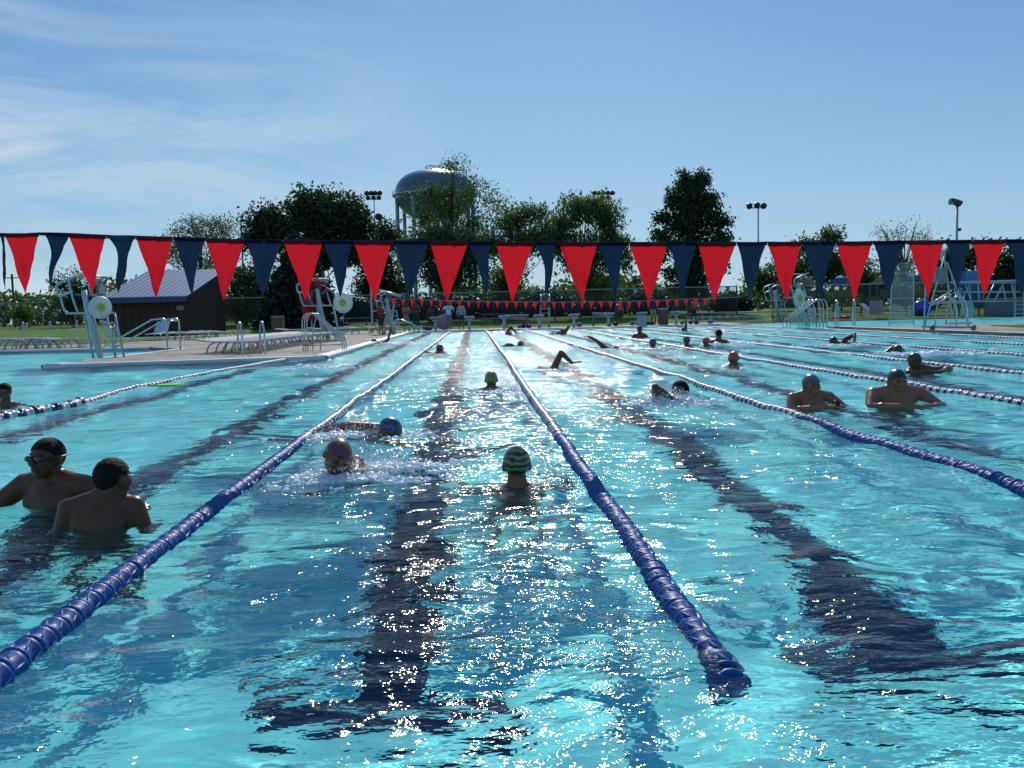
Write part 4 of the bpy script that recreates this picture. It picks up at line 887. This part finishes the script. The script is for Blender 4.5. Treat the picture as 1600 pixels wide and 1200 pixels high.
def person(label, loc, rz, J, sk='tan', vox=.011, k=1., cap=None, hair=None, goggles=False, hands=(0, 0), w=1., legs=True, shirt=None, shorts=None, group=None, face=True, curl=.35):
    """J: head (centre), hr (yaw, pitch, roll), N neck base, Pv pelvis, sR sL eR eL wR wL, hR hL kR kL aR aL in metres"""
    t = thing('person', label, 'person', loc, rz, group)
    V = {a: Vector(c) for a, c in J.items() if a != 'hr'}
    Hr = (Matrix.Rotation(J.get('hr', (0, 0, 0))[0], 3, 'Z') @ Matrix.Rotation(J.get('hr', (0, 0, 0))[1], 3, 'X') @ Matrix.Rotation(J.get('hr', (0, 0, 0))[2], 3, 'Y'))
    hc = V['head']; H = lambda x, y, z: hc+Hr @ Vector((x, y, z))*k
    b = MB()
    def he(c, r, u=14, v=10): b.ell(H(*c), tuple(q*k for q in r), Hr, u, v)
    he((0, .012, .018), (.074, .092, .086), 20, 14); he((0, -.026, -.045), (.057, .062, .064)); he((0, -.062, -.094), (.024, .022, .019))
    if face:
        b.cap(H(0, -.090, .004), .008*k, H(0, -.110, -.028), .013*k, 8); he((0, -.080, .026), (.048, .015, .010)); he((0, -.092, -.058), (.024, .010, .006)); he((0, -.089, -.068), (.020, .010, .006))
        for s_ in (-1, 1): he((s_*.078, .014, -.008), (.012, .020, .031)); he((s_*.036, -.066, -.022), (.024, .022, .022)); he((s_*.013, -.1, -.03), (.010, .010, .008))
    b.cap(H(0, .02, -.055), .056*k, V['N']+Vector((0, 0, .0)), .062*k*w)
    ax = (V['sL']-V['sR']).normalized(); sp_d = (V['N']-V['Pv']).normalized(); fw = ax.cross(sp_d).normalized(); T_ = Matrix((ax, -fw if False else fw, sp_d)).transposed()
    ln = (V['N']-V['Pv']).length
    def te(u, off, r): c = V['Pv'].lerp(V['N'], u)+ax*off[0]+fw*off[1]; b.ell(c, r, T_, 16, 12)
    te(.70, (0, 0), (.158*w*k, .105*w*k, ln*.34)); te(.35, (0, 0), (.140*w*k, .100*w*k, ln*.34)); te(.0, (0, 0), (.155*w*k, .11*w*k, ln*.24))
    te(.88, (0, 0), (.135*w*k, .075*k, ln*.12))
    for s_ in (-1, 1): te(.74, (s_*.07*k*w, .045*k*w), (.075*w*k, .055*k, ln*.15)); te(.74, (s_*.075*k*w, -.045*k*w), (.07*w*k, .045*k, ln*.2))
    for s_, S, E, W, hn in ((-1, 'sR', 'eR', 'wR', hands[0]), (1, 'sL', 'eL', 'wL', hands[1])):
        b.cap(V['N'], .055*k*w, V[S], .054*k*w); b.cap(V[S], .058*k*w, V[E], .042*k*w); b.cap(V[E], .042*k*w, V[W], .027*k)
        m_ = V[S].lerp(V[E], .4); b.ell(m_, .052*k*w); m_ = V[E].lerp(V[W], .28); b.ell(m_, .042*k*w)
        if hn: hand(b, V[W], hn[0], hn[1], k, curl)
        else: b.cap(V[W], .026*k, V[W]+(V[W]-V[E]).normalized()*.09*k, .022*k)
    if legs:
        for s_, h_, n_, a_ in ((-1, 'hR', 'kR', 'aR'), (1, 'hL', 'kL', 'aL')):
            b.cap(V[h_], .085*k*w, V[n_], .055*k*w); b.cap(V[n_], .055*k*w, V[a_], .036*k); b.ell(V[n_].lerp(V[a_], .28), .052*k*w)
            fd = J.get('foot', (0, -1, 0)); b.cap(V[a_]+Vector((0, 0, -.03*k)), .036*k, V[a_]+Vector(fd)*.17*k+Vector((0, 0, -.045*k)), .026*k)
    blob('body', b, skin[sk], t, vox)
    def dome(name, m, sc_, cut, tilt, rough=0):
        c = MB(); c.ell((0, .012, .018), (.074*sc_, .092*sc_, .086*sc_), None, 32, 22)
        for v in c.bm.verts:
            if rough: v.co *= 1+rough*noise.noise(v.co*60)
        bmesh.ops.delete(c.bm, geom=[v for v in c.bm.verts if v.co.z < cut+tilt*v.co.y], context='VERTS')
        for v in c.bm.verts: v.co = H(*v.co)
        o = c.build(name, m, t, True); q = o.modifiers.new('thickness', 'SOLIDIFY'); q.thickness = .003; q.offset = 1; return o
    if hair: dome('hair', hair_m, 1.045, -.004, -.72, .035)
    if cap:
        dome('swim_cap', CAPM[cap], 1.055, .0, -.5)
    if goggles:
        g = MB()
        for s_ in (-1, 1): g.ell(H(s_*.033, -.090, .0), (.027*k, .015*k, .018*k), Hr, 12, 8)
        g.tube([H(-.01, -.1, 0), H(.01, -.1, 0)], .004); g.build('goggles', gog_m, t, True)
        MB().tube([H(.079*math.cos(a), .012+.098*math.sin(a), .004+.012*math.sin(a)) for a in np.linspace(-.95, PI+.95, 22)], .006*k, seg=6).build('goggle_strap', strap_m, t, True)
    elif face and vox < .012:
        e = MB()
        for s_ in (-1, 1): e.ell(H(s_*.031, -.082, .004), (.012*k, .006*k, .006*k), Hr, 10, 8)
        e.build('eyes', strap_m, t, True)
    if shirt:
        c = MB()
        def ce(u, r): c.ell(V['Pv'].lerp(V['N'], u), r, T_, 16, 12)
        ce(.70, (.178*w*k, .128*w*k, ln*.36)); ce(.35, (.168*w*k, .125*w*k, ln*.36)); ce(.02, (.172*w*k, .128*w*k, ln*.22)); ce(.9, (.14*w*k, .09*k, ln*.12))
        for S, E in (('sR', 'eR'), ('sL', 'eL')):
            c.cap(V['N']-Vector((0, 0, .03)), .062*k, V[S], .068*k*w); en = V[S].lerp(V[E], shirt[1]); c.cap(V[S], .07*k*w, en, .058*k*w)
            if shirt[1] > 1: c.cap(V[E], .055*k, V['wR' if S == 'sR' else 'wL'], .042*k)
        blob('shirt', c, shirt[0], t, .016, 2)
    if shorts:
        c = MB(); c.ell(V['Pv'], (.172*w*k, .128*w*k, .12), T_, 16, 12)
        for h_, n_ in (('hR', 'kR'), ('hL', 'kL')): c.cap(V[h_], .10*k*w, V[h_].lerp(V[n_], shorts[1]), .085*k*w)
        blob('shorts', c, shorts[0], t, .016, 2)
    return t
def upright(hz, zs, sw=.18, eR=None, eL=None, wR=None, wL=None, hr=(0, 0, 0), hy=0., hx=0.):
    J = dict(head=(hx, hy, hz), hr=hr, N=(0, .02, zs+.035), Pv=(0, .05, zs-.47), sR=(-sw, .02, zs-.01), sL=(sw, .02, zs-.01),
             eR=eR or (-sw-.14, .0, zs-.22), eL=eL or (sw+.14, .0, zs-.22), wR=wR or (-sw-.1, -.22, zs-.26), wL=wL or (sw+.1, -.22, zs-.26),
             hR=(-.09, .05, zs-.5), hL=(.09, .05, zs-.5), kR=(-.12, -.2, zs-.78), kL=(.12, -.2, zs-.78), aR=(-.12, .1, max(zs-1.12, -1.08)), aL=(.12, .1, max(zs-1.12, -1.08)))
    return J
trunks = mat('dark trunks', (.01, .015, .03), .7)
q = G(82, 789)
person('boy in dark goggles at far left with an arm behind the other boy', q, R(-14), upright(.262, .115, .18, eR=(-.36, -.06, -.03), wR=(-.46, -.2, -.16), eL=(.36, .06, .06), wL=(.50, -.04, .035), hr=(R(-6), R(-4), 0), hy=-.02),
       'brown', .0085, .98, hair=True, goggles=True, hands=(0, ((1, -.4, -.05), (0, 0, 1))), w=1.12, shorts=(trunks, .6))
q = G(163, 820)
person('boy with cropped hair seen from behind at lower left', q, R(183), upright(.225, .10, .15, hr=(R(-28), R(6), R(4)), hx=-.055, eR=(-.22, .02, -.12), eL=(.22, .02, -.12), wR=(-.2, -.15, -.2), wL=(.2, -.15, -.2)), 'brown', .0085, .93, hair=True, w=1.0, shorts=(trunks, .6))
q = G(8, 632)
person('person with goggles cut off by the left edge of the picture', q, R(20), upright(.16, -.03, .16, hr=(R(-30), R(10), 0)), 'tan', .012, .95, hair=True, goggles=True)
q = G(808, 757)
person('person in a yellow and black striped cap swimming away up the middle lane', q, R(180), upright(.115, -.06, .17, eR=(-.30, -.08, -.2), wR=(-.32, -.3, -.2), eL=(.30, -.08, -.2), wL=(.32, -.3, -.2), hr=(0, R(-6), 0)), 'tan', .010, .97, cap='zebra', goggles=True)
q = G(768, 608)
person('person in a yellow green cap swimming away beside the centre rope', q, R(180), upright(.125, -.035, .18, eR=(-.27, -.04, -.14), wR=(-.3, -.25, -.16), eL=(.27, -.04, -.14), wL=(.3, -.25, -.16)), 'brown', .012, 1.02, cap='green')
# the two men with folded arms
q = G(1268, 634)
person('man in a grey cap resting folded arms on the water', q, R(6), upright(.205, .09, .19, eR=(-.27, -.10, -.03), eL=(.30, -.10, -.03), wR=(.0, -.27, .02), wL=(.06, -.25, .015), hr=(R(4), R(-2), 0)), 'pale', .0095, 1.0, cap='grey', hands=(((1, -.05, 0), (0, -.3, 1)), ((-1, -.12, 0), (0, -.3, 1))), w=.96)
t = thing('diving_watch', 'dark watch and goggles held at the water in front of the grey-capped man', 'watch', G(1308, 635)+Vector((-.05, -.1, .035)))
MB().tube([(.03*math.cos(a), 0, .03*math.sin(a)) for a in np.linspace(0, 2*PI, 16)], .008).build('strap', strap_m, t, True); MB().box((0, -.034, .0), (.038, .012, .038), None, .006).build('dial', gog_m, t)
q = G(1402, 631)
person('broad man in a dark cap leaning on folded arms at right', q, R(-4), upright(.225, .105, .225, eR=(-.31, -.14, -.02), eL=(.36, -.16, -.03), wR=(.02, -.33, .01), wL=(.12, -.32, -.0), hr=(R(2), R(2), 0)), 'pale', .0095, 1.08, cap='black', hands=(((1, -.05, -.05), (0, -.2, 1)), ((-1, -.1, 0), (0, -.2, 1))), w=1.18)
q = G(1441, 582)
person('dark-capped swimmer leaning over one forearm near the right edge', q, R(10), upright(.16, .02, .2, eR=(-.3, -.12, .01), eL=(.36, -.1, .04), wR=(-.02, -.27, .02), wL=(.12, -.26, .03), hr=(R(10), R(18), 0), hx=-.12), 'brown', .012, 1.1, cap='black', w=1.1)
for (px, py, hz, cp, rz, lb, sc_, hr_, kw) in (
    (687, 551, .10, 'black', 200, 'small dark-capped head between the left rope and the lane stripe', 1.1, 0, {'eL': (.26, -.05, .0), 'wL': (.30, -.25, .03)}),
    (1020, 545, .14, 'navy', 180, 'swimmer in a navy cap with white spray at the right shoulder', 1.1, 10, {}),
    (1073, 541, .15, 'navy', 185, 'swimmer in a dark blue cap left of the rust-capped one', 1.1, -10, {'eL': (-.1, .1, 0)} and {}),
    (1103, 540, .11, 'rust', 190, 'swimmer in a rust red cap next to the person with goggles pushed up', 1.1, 5, {}),
    (1146, 570, .11, 'red', 180, 'swimmer in a bright red cap alone in mid lane', 1.12, 0, {})):
    person(lb, G(px, py), R(rz), upright(hz, -.04 if cp != 'black' else -.03, .17, hr=(R(hr_), 0, 0), **kw), 'brown', .014, sc_, cap=cp)
person('bare-shouldered person standing chest deep far up the centre right lane', G(1000, 529), R(0), upright(.30, .12, .19), 'brown', .014, 1.1, hair=True)
person('person with goggles pushed up on dark hair beside the rope at upper right', G(1123, 537), R(160), upright(.27, .06, .19, hr=(R(20), 0, 0)), 'brown', .013, 1.15, hair=True)
# --- swimmers doing front crawl: the body lies along the surface
def crawl(label, px, py, rz, sh, el, wr, hd, head=(0, -.30, .0), cap=None, hair=False, k=1., vox=.011, other=None, sk='brown', hn=(0, 0, 1), hr=(0, R(70), 0)):
    """prone body along local +y, head towards -y; sh, el, wr of the raised arm"""
    J = dict(head=head, hr=hr, N=(0, -.12, -.055), Pv=(0, .42, -.19), sR=(-.18, -.08, -.04), sL=(.18, -.08, -.04), eR=(-.2, -.38, -.12), eL=(.2, -.38, -.12), wR=(-.16, -.62, -.1), wL=(.16, -.62, -.1),
             hR=(-.09, .45, -.2), hL=(.09, .45, -.2), kR=(-.1, .88, -.24), kL=(.1, .88, -.2), aR=(-.1, 1.28, -.22), aL=(.1, 1.28, -.12), foot=(0, .9, .1))
    side = 'R' if sh[0] < 0 else 'L'
    J['s'+side] = sh; J['e'+side] = el; J['w'+side] = wr
    hands = (((Vector(hd)), hn), 0) if side == 'R' else (0, (Vector(hd), hn))
    return person(label, G(px, py), rz, J, sk, vox, k, cap=cap, hair=hair, hands=hands, face=vox < .012, curl=.12)
s16 = .0118
crawl('front crawl swimmer with one bent arm and spread hand above the glare', 862, 578, R(0), (-.10+.14, 0, .02), (.16, -.05, .29), (.33, -.12, .12), (.9, -.3, .12), head=(.12, -.30, -.12), k=1.12, vox=.010, hn=(0, .3, 1))
crawl('front crawl swimmer reaching a straight arm up to the left in the glare', 947, 543, R(35), (-.14, -.05, .03), (-.42, -.10, .19), (-.72, -.12, .32), (-.95, 0, .1), head=(.05, -.3, -.08), k=1.2, vox=.013)
crawl('tiny front crawl swimmer with a peaked arm at the far end of the centre lane', 796, 523, R(0), (-.12, 0, .04), (.06, 0, .36), (.30, 0, .08), (.7, 0, -.3), k=1.3, vox=.018)
crawl('tiny swimmer with a dark head and raised elbow near the far starting blocks', 880, 523, R(20), (.05, 0, .05), (.28, 0, .36), (.12, -.1, .12), (-.3, 0, -.6), head=(-.18, -.3, .12), cap='black', k=1.3, vox=.018)
crawl('tiny flat swimmer left of the raised elbow swimmer', 862, 522, R(70), (-.12, 0, .06), (-.3, -.05, .12), (-.5, -.1, .05), (-1, 0, -.1), k=1.2, vox=.018)
crawl('front crawl swimmer at right with a dark head and arched arm', 1318, 537, R(-50), (.04, 0, .10), (.32, -.05, .24), (.44, -.3, .04), (.3, -.6, -.4), head=(-.1, -.32, .06), cap='black', k=1.15, vox=.012, hr=(0, R(50), 0))
crawl('swimmer raising one arm beside the left wall of the pool', 599, 536, R(-40), (.1, 0, .0), (.26, 0, .14), (.36, 0, .40), (.25, 0, 1), head=(-.15, -.3, .04), cap='black', k=1.15, vox=.013)
crawl('distant swimmer holding one arm straight up before the brown bin', 1070, 517, R(0), (.05, 0, .05), (.06, 0, .30), (.03, 0, .55), (-.1, 0, 1), head=(-.1, -.2, .05), cap='black', k=1.2, vox=.018)
crawl('small swimmer with a dark cap ahead of white spray at far right', 1417, 550, R(-60), (-.12, 0, .02), (-.2, -.2, .08), (-.25, -.45, -.05), (0, -1, 0), head=(0, -.3, .03), cap='black', k=1.1, vox=.014, hr=(0, R(40), 0))
crawl('faint swimmer lost in the glare left of the bent arm', 806, 541, R(20), (-.12, 0, .02), (-.3, -.1, .07), (-.5, -.2, .0), (-1, 0, 0), head=(.02, -.3, .05), cap='black', k=1.1, vox=.016)
# the three splashing swimmers
crawl('splashing swimmer in a maroon patterned cap left of centre', 577, 735, R(-38), (-.14, .02, .03), (-.28, -.22, -.04), (-.30, -.48, -.1), (0, -1, 0), head=(-.05, -.22, .115), cap='splotch', k=1.02, vox=.0095, sk='tan', hr=(R(60), R(25), R(20)))
crawl('swimmer in a navy speckled cap stretching one arm right behind the splash', 586, 684, R(65), (.16, .0, .04), (.05, .25, .08), (.05, .52, .05), (0, 1, -.1), head=(-.0, -.14, .055), cap='speckle', k=1.0, vox=.010, sk='tan', hr=(R(10), R(50), 0))
crawl('splashing swimmer half hidden by a white burst of water right of centre', 1043, 627, R(30), (-.15, 0, .05), (-.26, -.1, .17), (-.16, -.3, .03), (0, -1, -.2), head=(.14, -.05, .10), hair=True, k=1.05, vox=.011, sk='brown', hr=(0, R(40), 0))
# ------------------------------------------------------------------ splashes: drops and torn foam
foam_m = mat('white broken water', (.92, .95, .97), .3, trans=.5, sub=(.85, .92, .95))
drop_m = bpy.data.materials.new('water drops'); drop_m.use_nodes = True; b_ = drop_m.node_tree.nodes['Principled BSDF']; b_.inputs['Base Color'].default_value = (.93, .96, .98, 1); b_.inputs['Roughness'].default_value = .05; b_.inputs['Transmission Weight'].default_value = .35; b_.inputs['IOR'].default_value = 1.33
ICO = bmesh.new(); bmesh.ops.create_icosphere(ICO, subdivisions=1, radius=1); ICOV = np.array([v.co for v in ICO.verts]); ICOF = np.array([[v.index for v in f.verts] for f in ICO.faces])
def drops_mesh(name, C_, S_, m, parent):
    n = len(C_); rnd = rng.uniform(.75, 1.3, (n, len(ICOV), 1))
    V_ = ICOV[None]*np.array(S_)[:, None, :]*rnd+np.array(C_)[:, None, :]; F_ = ICOF[None]+(np.arange(n)*len(ICOV))[:, None, None]
    me = bpy.data.meshes.new(name); V_ = V_.reshape(-1, 3); F_ = F_.reshape(-1, 3)
    me.vertices.add(len(V_)); me.vertices.foreach_set('co', V_.astype(np.float32).ravel()); me.loops.add(F_.size); me.loops.foreach_set('vertex_index', F_.ravel().astype(np.int32))
    me.polygons.add(len(F_)); me.polygons.foreach_set('loop_start', (np.arange(len(F_))*3).astype(np.int32)); me.update(); me.shade_smooth()
    return link(name, me, m, parent)
def splash(label, loc, L_, W_, H_, n, size, rz=0, nf=None):
    t = thing('splash', label, 'splash', loc, rz); t['kind'] = 'stuff'
    nf = nf or n; C1 = []; S1 = []
    for _ in range(nf):                                    # low torn foam on the surface
        x = random.gauss(0, L_*.42); y = random.gauss(0, W_*.42); s_ = size*random.lognormvariate(-.1, .55)
        if noise.noise(Vector((x*3, y*5, L_*7))) < -.12: continue
        h = max(0, 1-(x/L_)**2-(y/W_)**2)*H_*.18*random.random()
        C1.append((x, y, h+random.gauss(0, .004))); S1.append((s_*1.5, s_, s_*.8))
    C1 = np.array(C1); C1[:, 2] += wave_h(C1[:, 0]+loc[0], C1[:, 1]+loc[1])
    drops_mesh('foam', C1, S1, foam_m, t)
    C2 = []; S2 = []
    for _ in range(n):
        r_ = random.random()**.6; a = random.uniform(0, 2*PI); x = r_*math.cos(a)*L_*.8; y = r_*math.sin(a)*W_*.8
        z = H_*(1-r_*.7)*random.random()**1.3*(1+.5*noise.noise(Vector((x*6, y*6, 1)))); s_ = size*random.lognormvariate(-1.35, .5)
        C2.append((x+random.gauss(0, .02), y, z+.01)); S2.append((s_, s_, s_*random.uniform(.8, 1.8)))
    drops_mesh('drops', C2, S2, drop_m, t)
    return t
splash('spray and foam round the swimmer in the maroon cap', G(572, 738), .50, .42, .17, 1800, .0085, nf=7000)
splash('mist of spray left of the navy speckled cap', G(560, 683), .55, .34, .15, 1500, .0085, nf=4500)
splash('white burst of water in front of the half-hidden swimmer', G(1043, 630), .38, .3, .24, 2200, .011, nf=4200)
splash('foam trail behind the crawl swimmer reaching up left', G(985, 541), 1.3, .25, .05, 120, .02, nf=700)
splash('white patch of foam right of the navy-capped swimmer', G(1038, 546), .55, .4, .08, 150, .02, nf=500)
splash('foam streak trailing the far right swimmer', G(1462, 553), 1.3, .4, .08, 200, .02, nf=900)
splash('foam round the arched arm at right', G(1300, 540), .9, .35, .06, 120, .02, nf=500)
splash('foam trail of the swimmer at the left wall', G(632, 537), 1.4, .3, .05, 120, .02, nf=700)
splash('splash of a submerged swimmer in the left lane', G(500, 575), .7, .5, .12, 400, .016, nf=900)
splash('foam under the bent arm swimmer', G(856, 580), .5, .3, .05, 150, .013, nf=400)
splash('broken water around the yellow green cap', G(768, 612), .5, .3, .04, 120, .012, nf=350)
splash('foam right of the goggled person at upper right', G(1150, 538), .9, .6, .06, 100, .02, nf=500)
# ------------------------------------------------------------------ people standing on the deck
def standing(label, px, Y, rz, k=1., sk='tan', shirt=None, shorts=None, hair=True, arms='down', w=1., group=None, cap=None, z=None):
    q = P(px, 500, Y); q.z = DZ if z is None else z; k *= .97
    J = dict(head=(0, -.02, 1.63), N=(0, .02, 1.46), Pv=(0, .02, .95), sR=(-.18, .02, 1.42), sL=(.18, .02, 1.42), eR=(-.25, .05, 1.14), eL=(.25, .05, 1.14), wR=(-.25, -.05, .90), wL=(.25, -.05, .90),
             hR=(-.09, .02, .92), hL=(.09, .02, .92), kR=(-.11, -.01, .5), kL=(.11, -.01, .5), aR=(-.12, .03, .1), aL=(.12, .03, .1))
    if arms == 'folded': J.update(eR=(-.26, -.03, 1.15), eL=(.26, -.03, 1.15), wR=(.05, -.22, 1.18), wL=(-.05, -.22, 1.2))
    if arms == 'hips': J.update(eR=(-.36, .08, 1.18), eL=(.36, .08, 1.18), wR=(-.17, .0, 1.0), wL=(.17, .0, 1.0))
    t = person(label, q, rz, J, sk, .018, 1., cap=cap, hair=hair and not cap, w=w, shirt=shirt, shorts=shorts, face=False, group=group); t.scale = (k, k, k); return t
def cm(n, c): return mat(n, c, .8, noise_scale=10, noise_amt=.1)
wh = cm('white shirt', (.62, .62, .62)); gs = cm('grey shorts', (.16, .17, .18)); gj = cm('grey jacket', (.26, .30, .32)); orr = cm('orange shirt', (.42, .12, .07)); dr = cm('dark red shirt', (.14, .015, .025)); bk = cm('black cloth', (.015, .015, .018)); rs = cm('red guard shirt', (.28, .02, .025)); nv = cm('navy shirt', (.015, .02, .05)); kh = cm('khaki shorts', (.28, .22, .16))
m_ = standing('man in a white T-shirt and grey shorts on the far pool edge', 701, FAR+.35, R(180), .98, 'tan', (wh, .6), (gs, .8), cap='red', arms='hips')
bl = MB(); bl.ell((0, .155, 1.33), (.085, .02, .04)); bl.build('shirt_logo', mat('blue shirt print', (.03, .07, .3), .7), m_, True)
standing('person in a light grey jacket and dark shorts on the far pool edge', 721, FAR+.35, R(170), .93, 'tan', (gj, 1.2), (bk, .6))
standing('person in an orange top with folded arms at the left wall end', 635, 48.6, R(30), .93, 'tan', (orr, .6), (gs, .9), arms='folded')
standing('person in a dark red top and black trousers at the left wall end', 650, 49, R(10), .98, 'tan', (dr, .7), (bk, 1.3), arms='folded')
standing('lifeguard in a red shirt standing behind the third guard chair', 595, 43.5, R(60), .92, 'tan', (rs, .6), (bk, .8), arms='folded')
standing('swimmer in trunks standing beside the shorter bench', 968, FAR+1.0, R(0), .88, 'tan', None, (bk, .8))
standing('person in a navy top between the two right starting blocks', 1021, FAR+1.0, R(10), 1.0, 'tan', (nv, .7), (kh, .9))
standing('bare-chested boy right of the rightmost starting block', 1084, FAR+1.4, R(0), .88, 'tan', None, (bk, .8))
standing('person in dark clothes behind the leftmost starting block', 672, FAR+2.4, R(0), .8, 'tan', (nv, .7), (bk, .9))
q = P(499, 530, 30.5); J = dict(head=(0, -.02, 2.62), N=(0, .02, 2.44), Pv=(0, .12, 1.98), sR=(-.18, .02, 2.40), sL=(.18, .02, 2.40), eR=(-.26, -.02, 2.14), eL=(.26, -.02, 2.14), wR=(-.15, -.26, 2.05), wL=(.15, -.26, 2.05),
             hR=(-.09, .08, 1.95), hL=(.09, .08, 1.95), kR=(-.12, -.32, 1.93), kL=(.12, -.32, 1.93), aR=(-.1, -.36, 1.5), aL=(.14, -.42, 1.52))
q = G(508, 530, DZ)
person('guard in dark clothes sitting on the chair under the red umbrella', q+Vector((-.28, .22, .0)), R(-50), J, 'tan', .016, 1., cap='red', shirt=(rs, .6), shorts=(bk, .8), face=False)
q = P(1372, 498, 57.6); q.z = DZ; t = dup(L1, q, R(40), 'lounger draped with a pinkish towel behind the diving basin', 1.1); t['group'] = 'white loungers behind the diving basin'
tw_ = thing('towel', 'pinkish towel hung over the lounger behind the diving basin', 'towel', q+Vector((-.3, -.25, 0)))
vs = []; fs = []
for i in range(9):
    for j in range(9): vs.append((-.45+.11*i, -.12+.03*math.sin(i*1.3), 1.15-.11*j+.03*math.sin(i)))
for i in range(8):
    for j in range(8): k_ = i*9+j; fs.append((k_, k_+1, k_+10, k_+9))
mesh_from('cloth', vs, fs, cm('pinkish towel', (.30, .20, .22)), tw_, True)
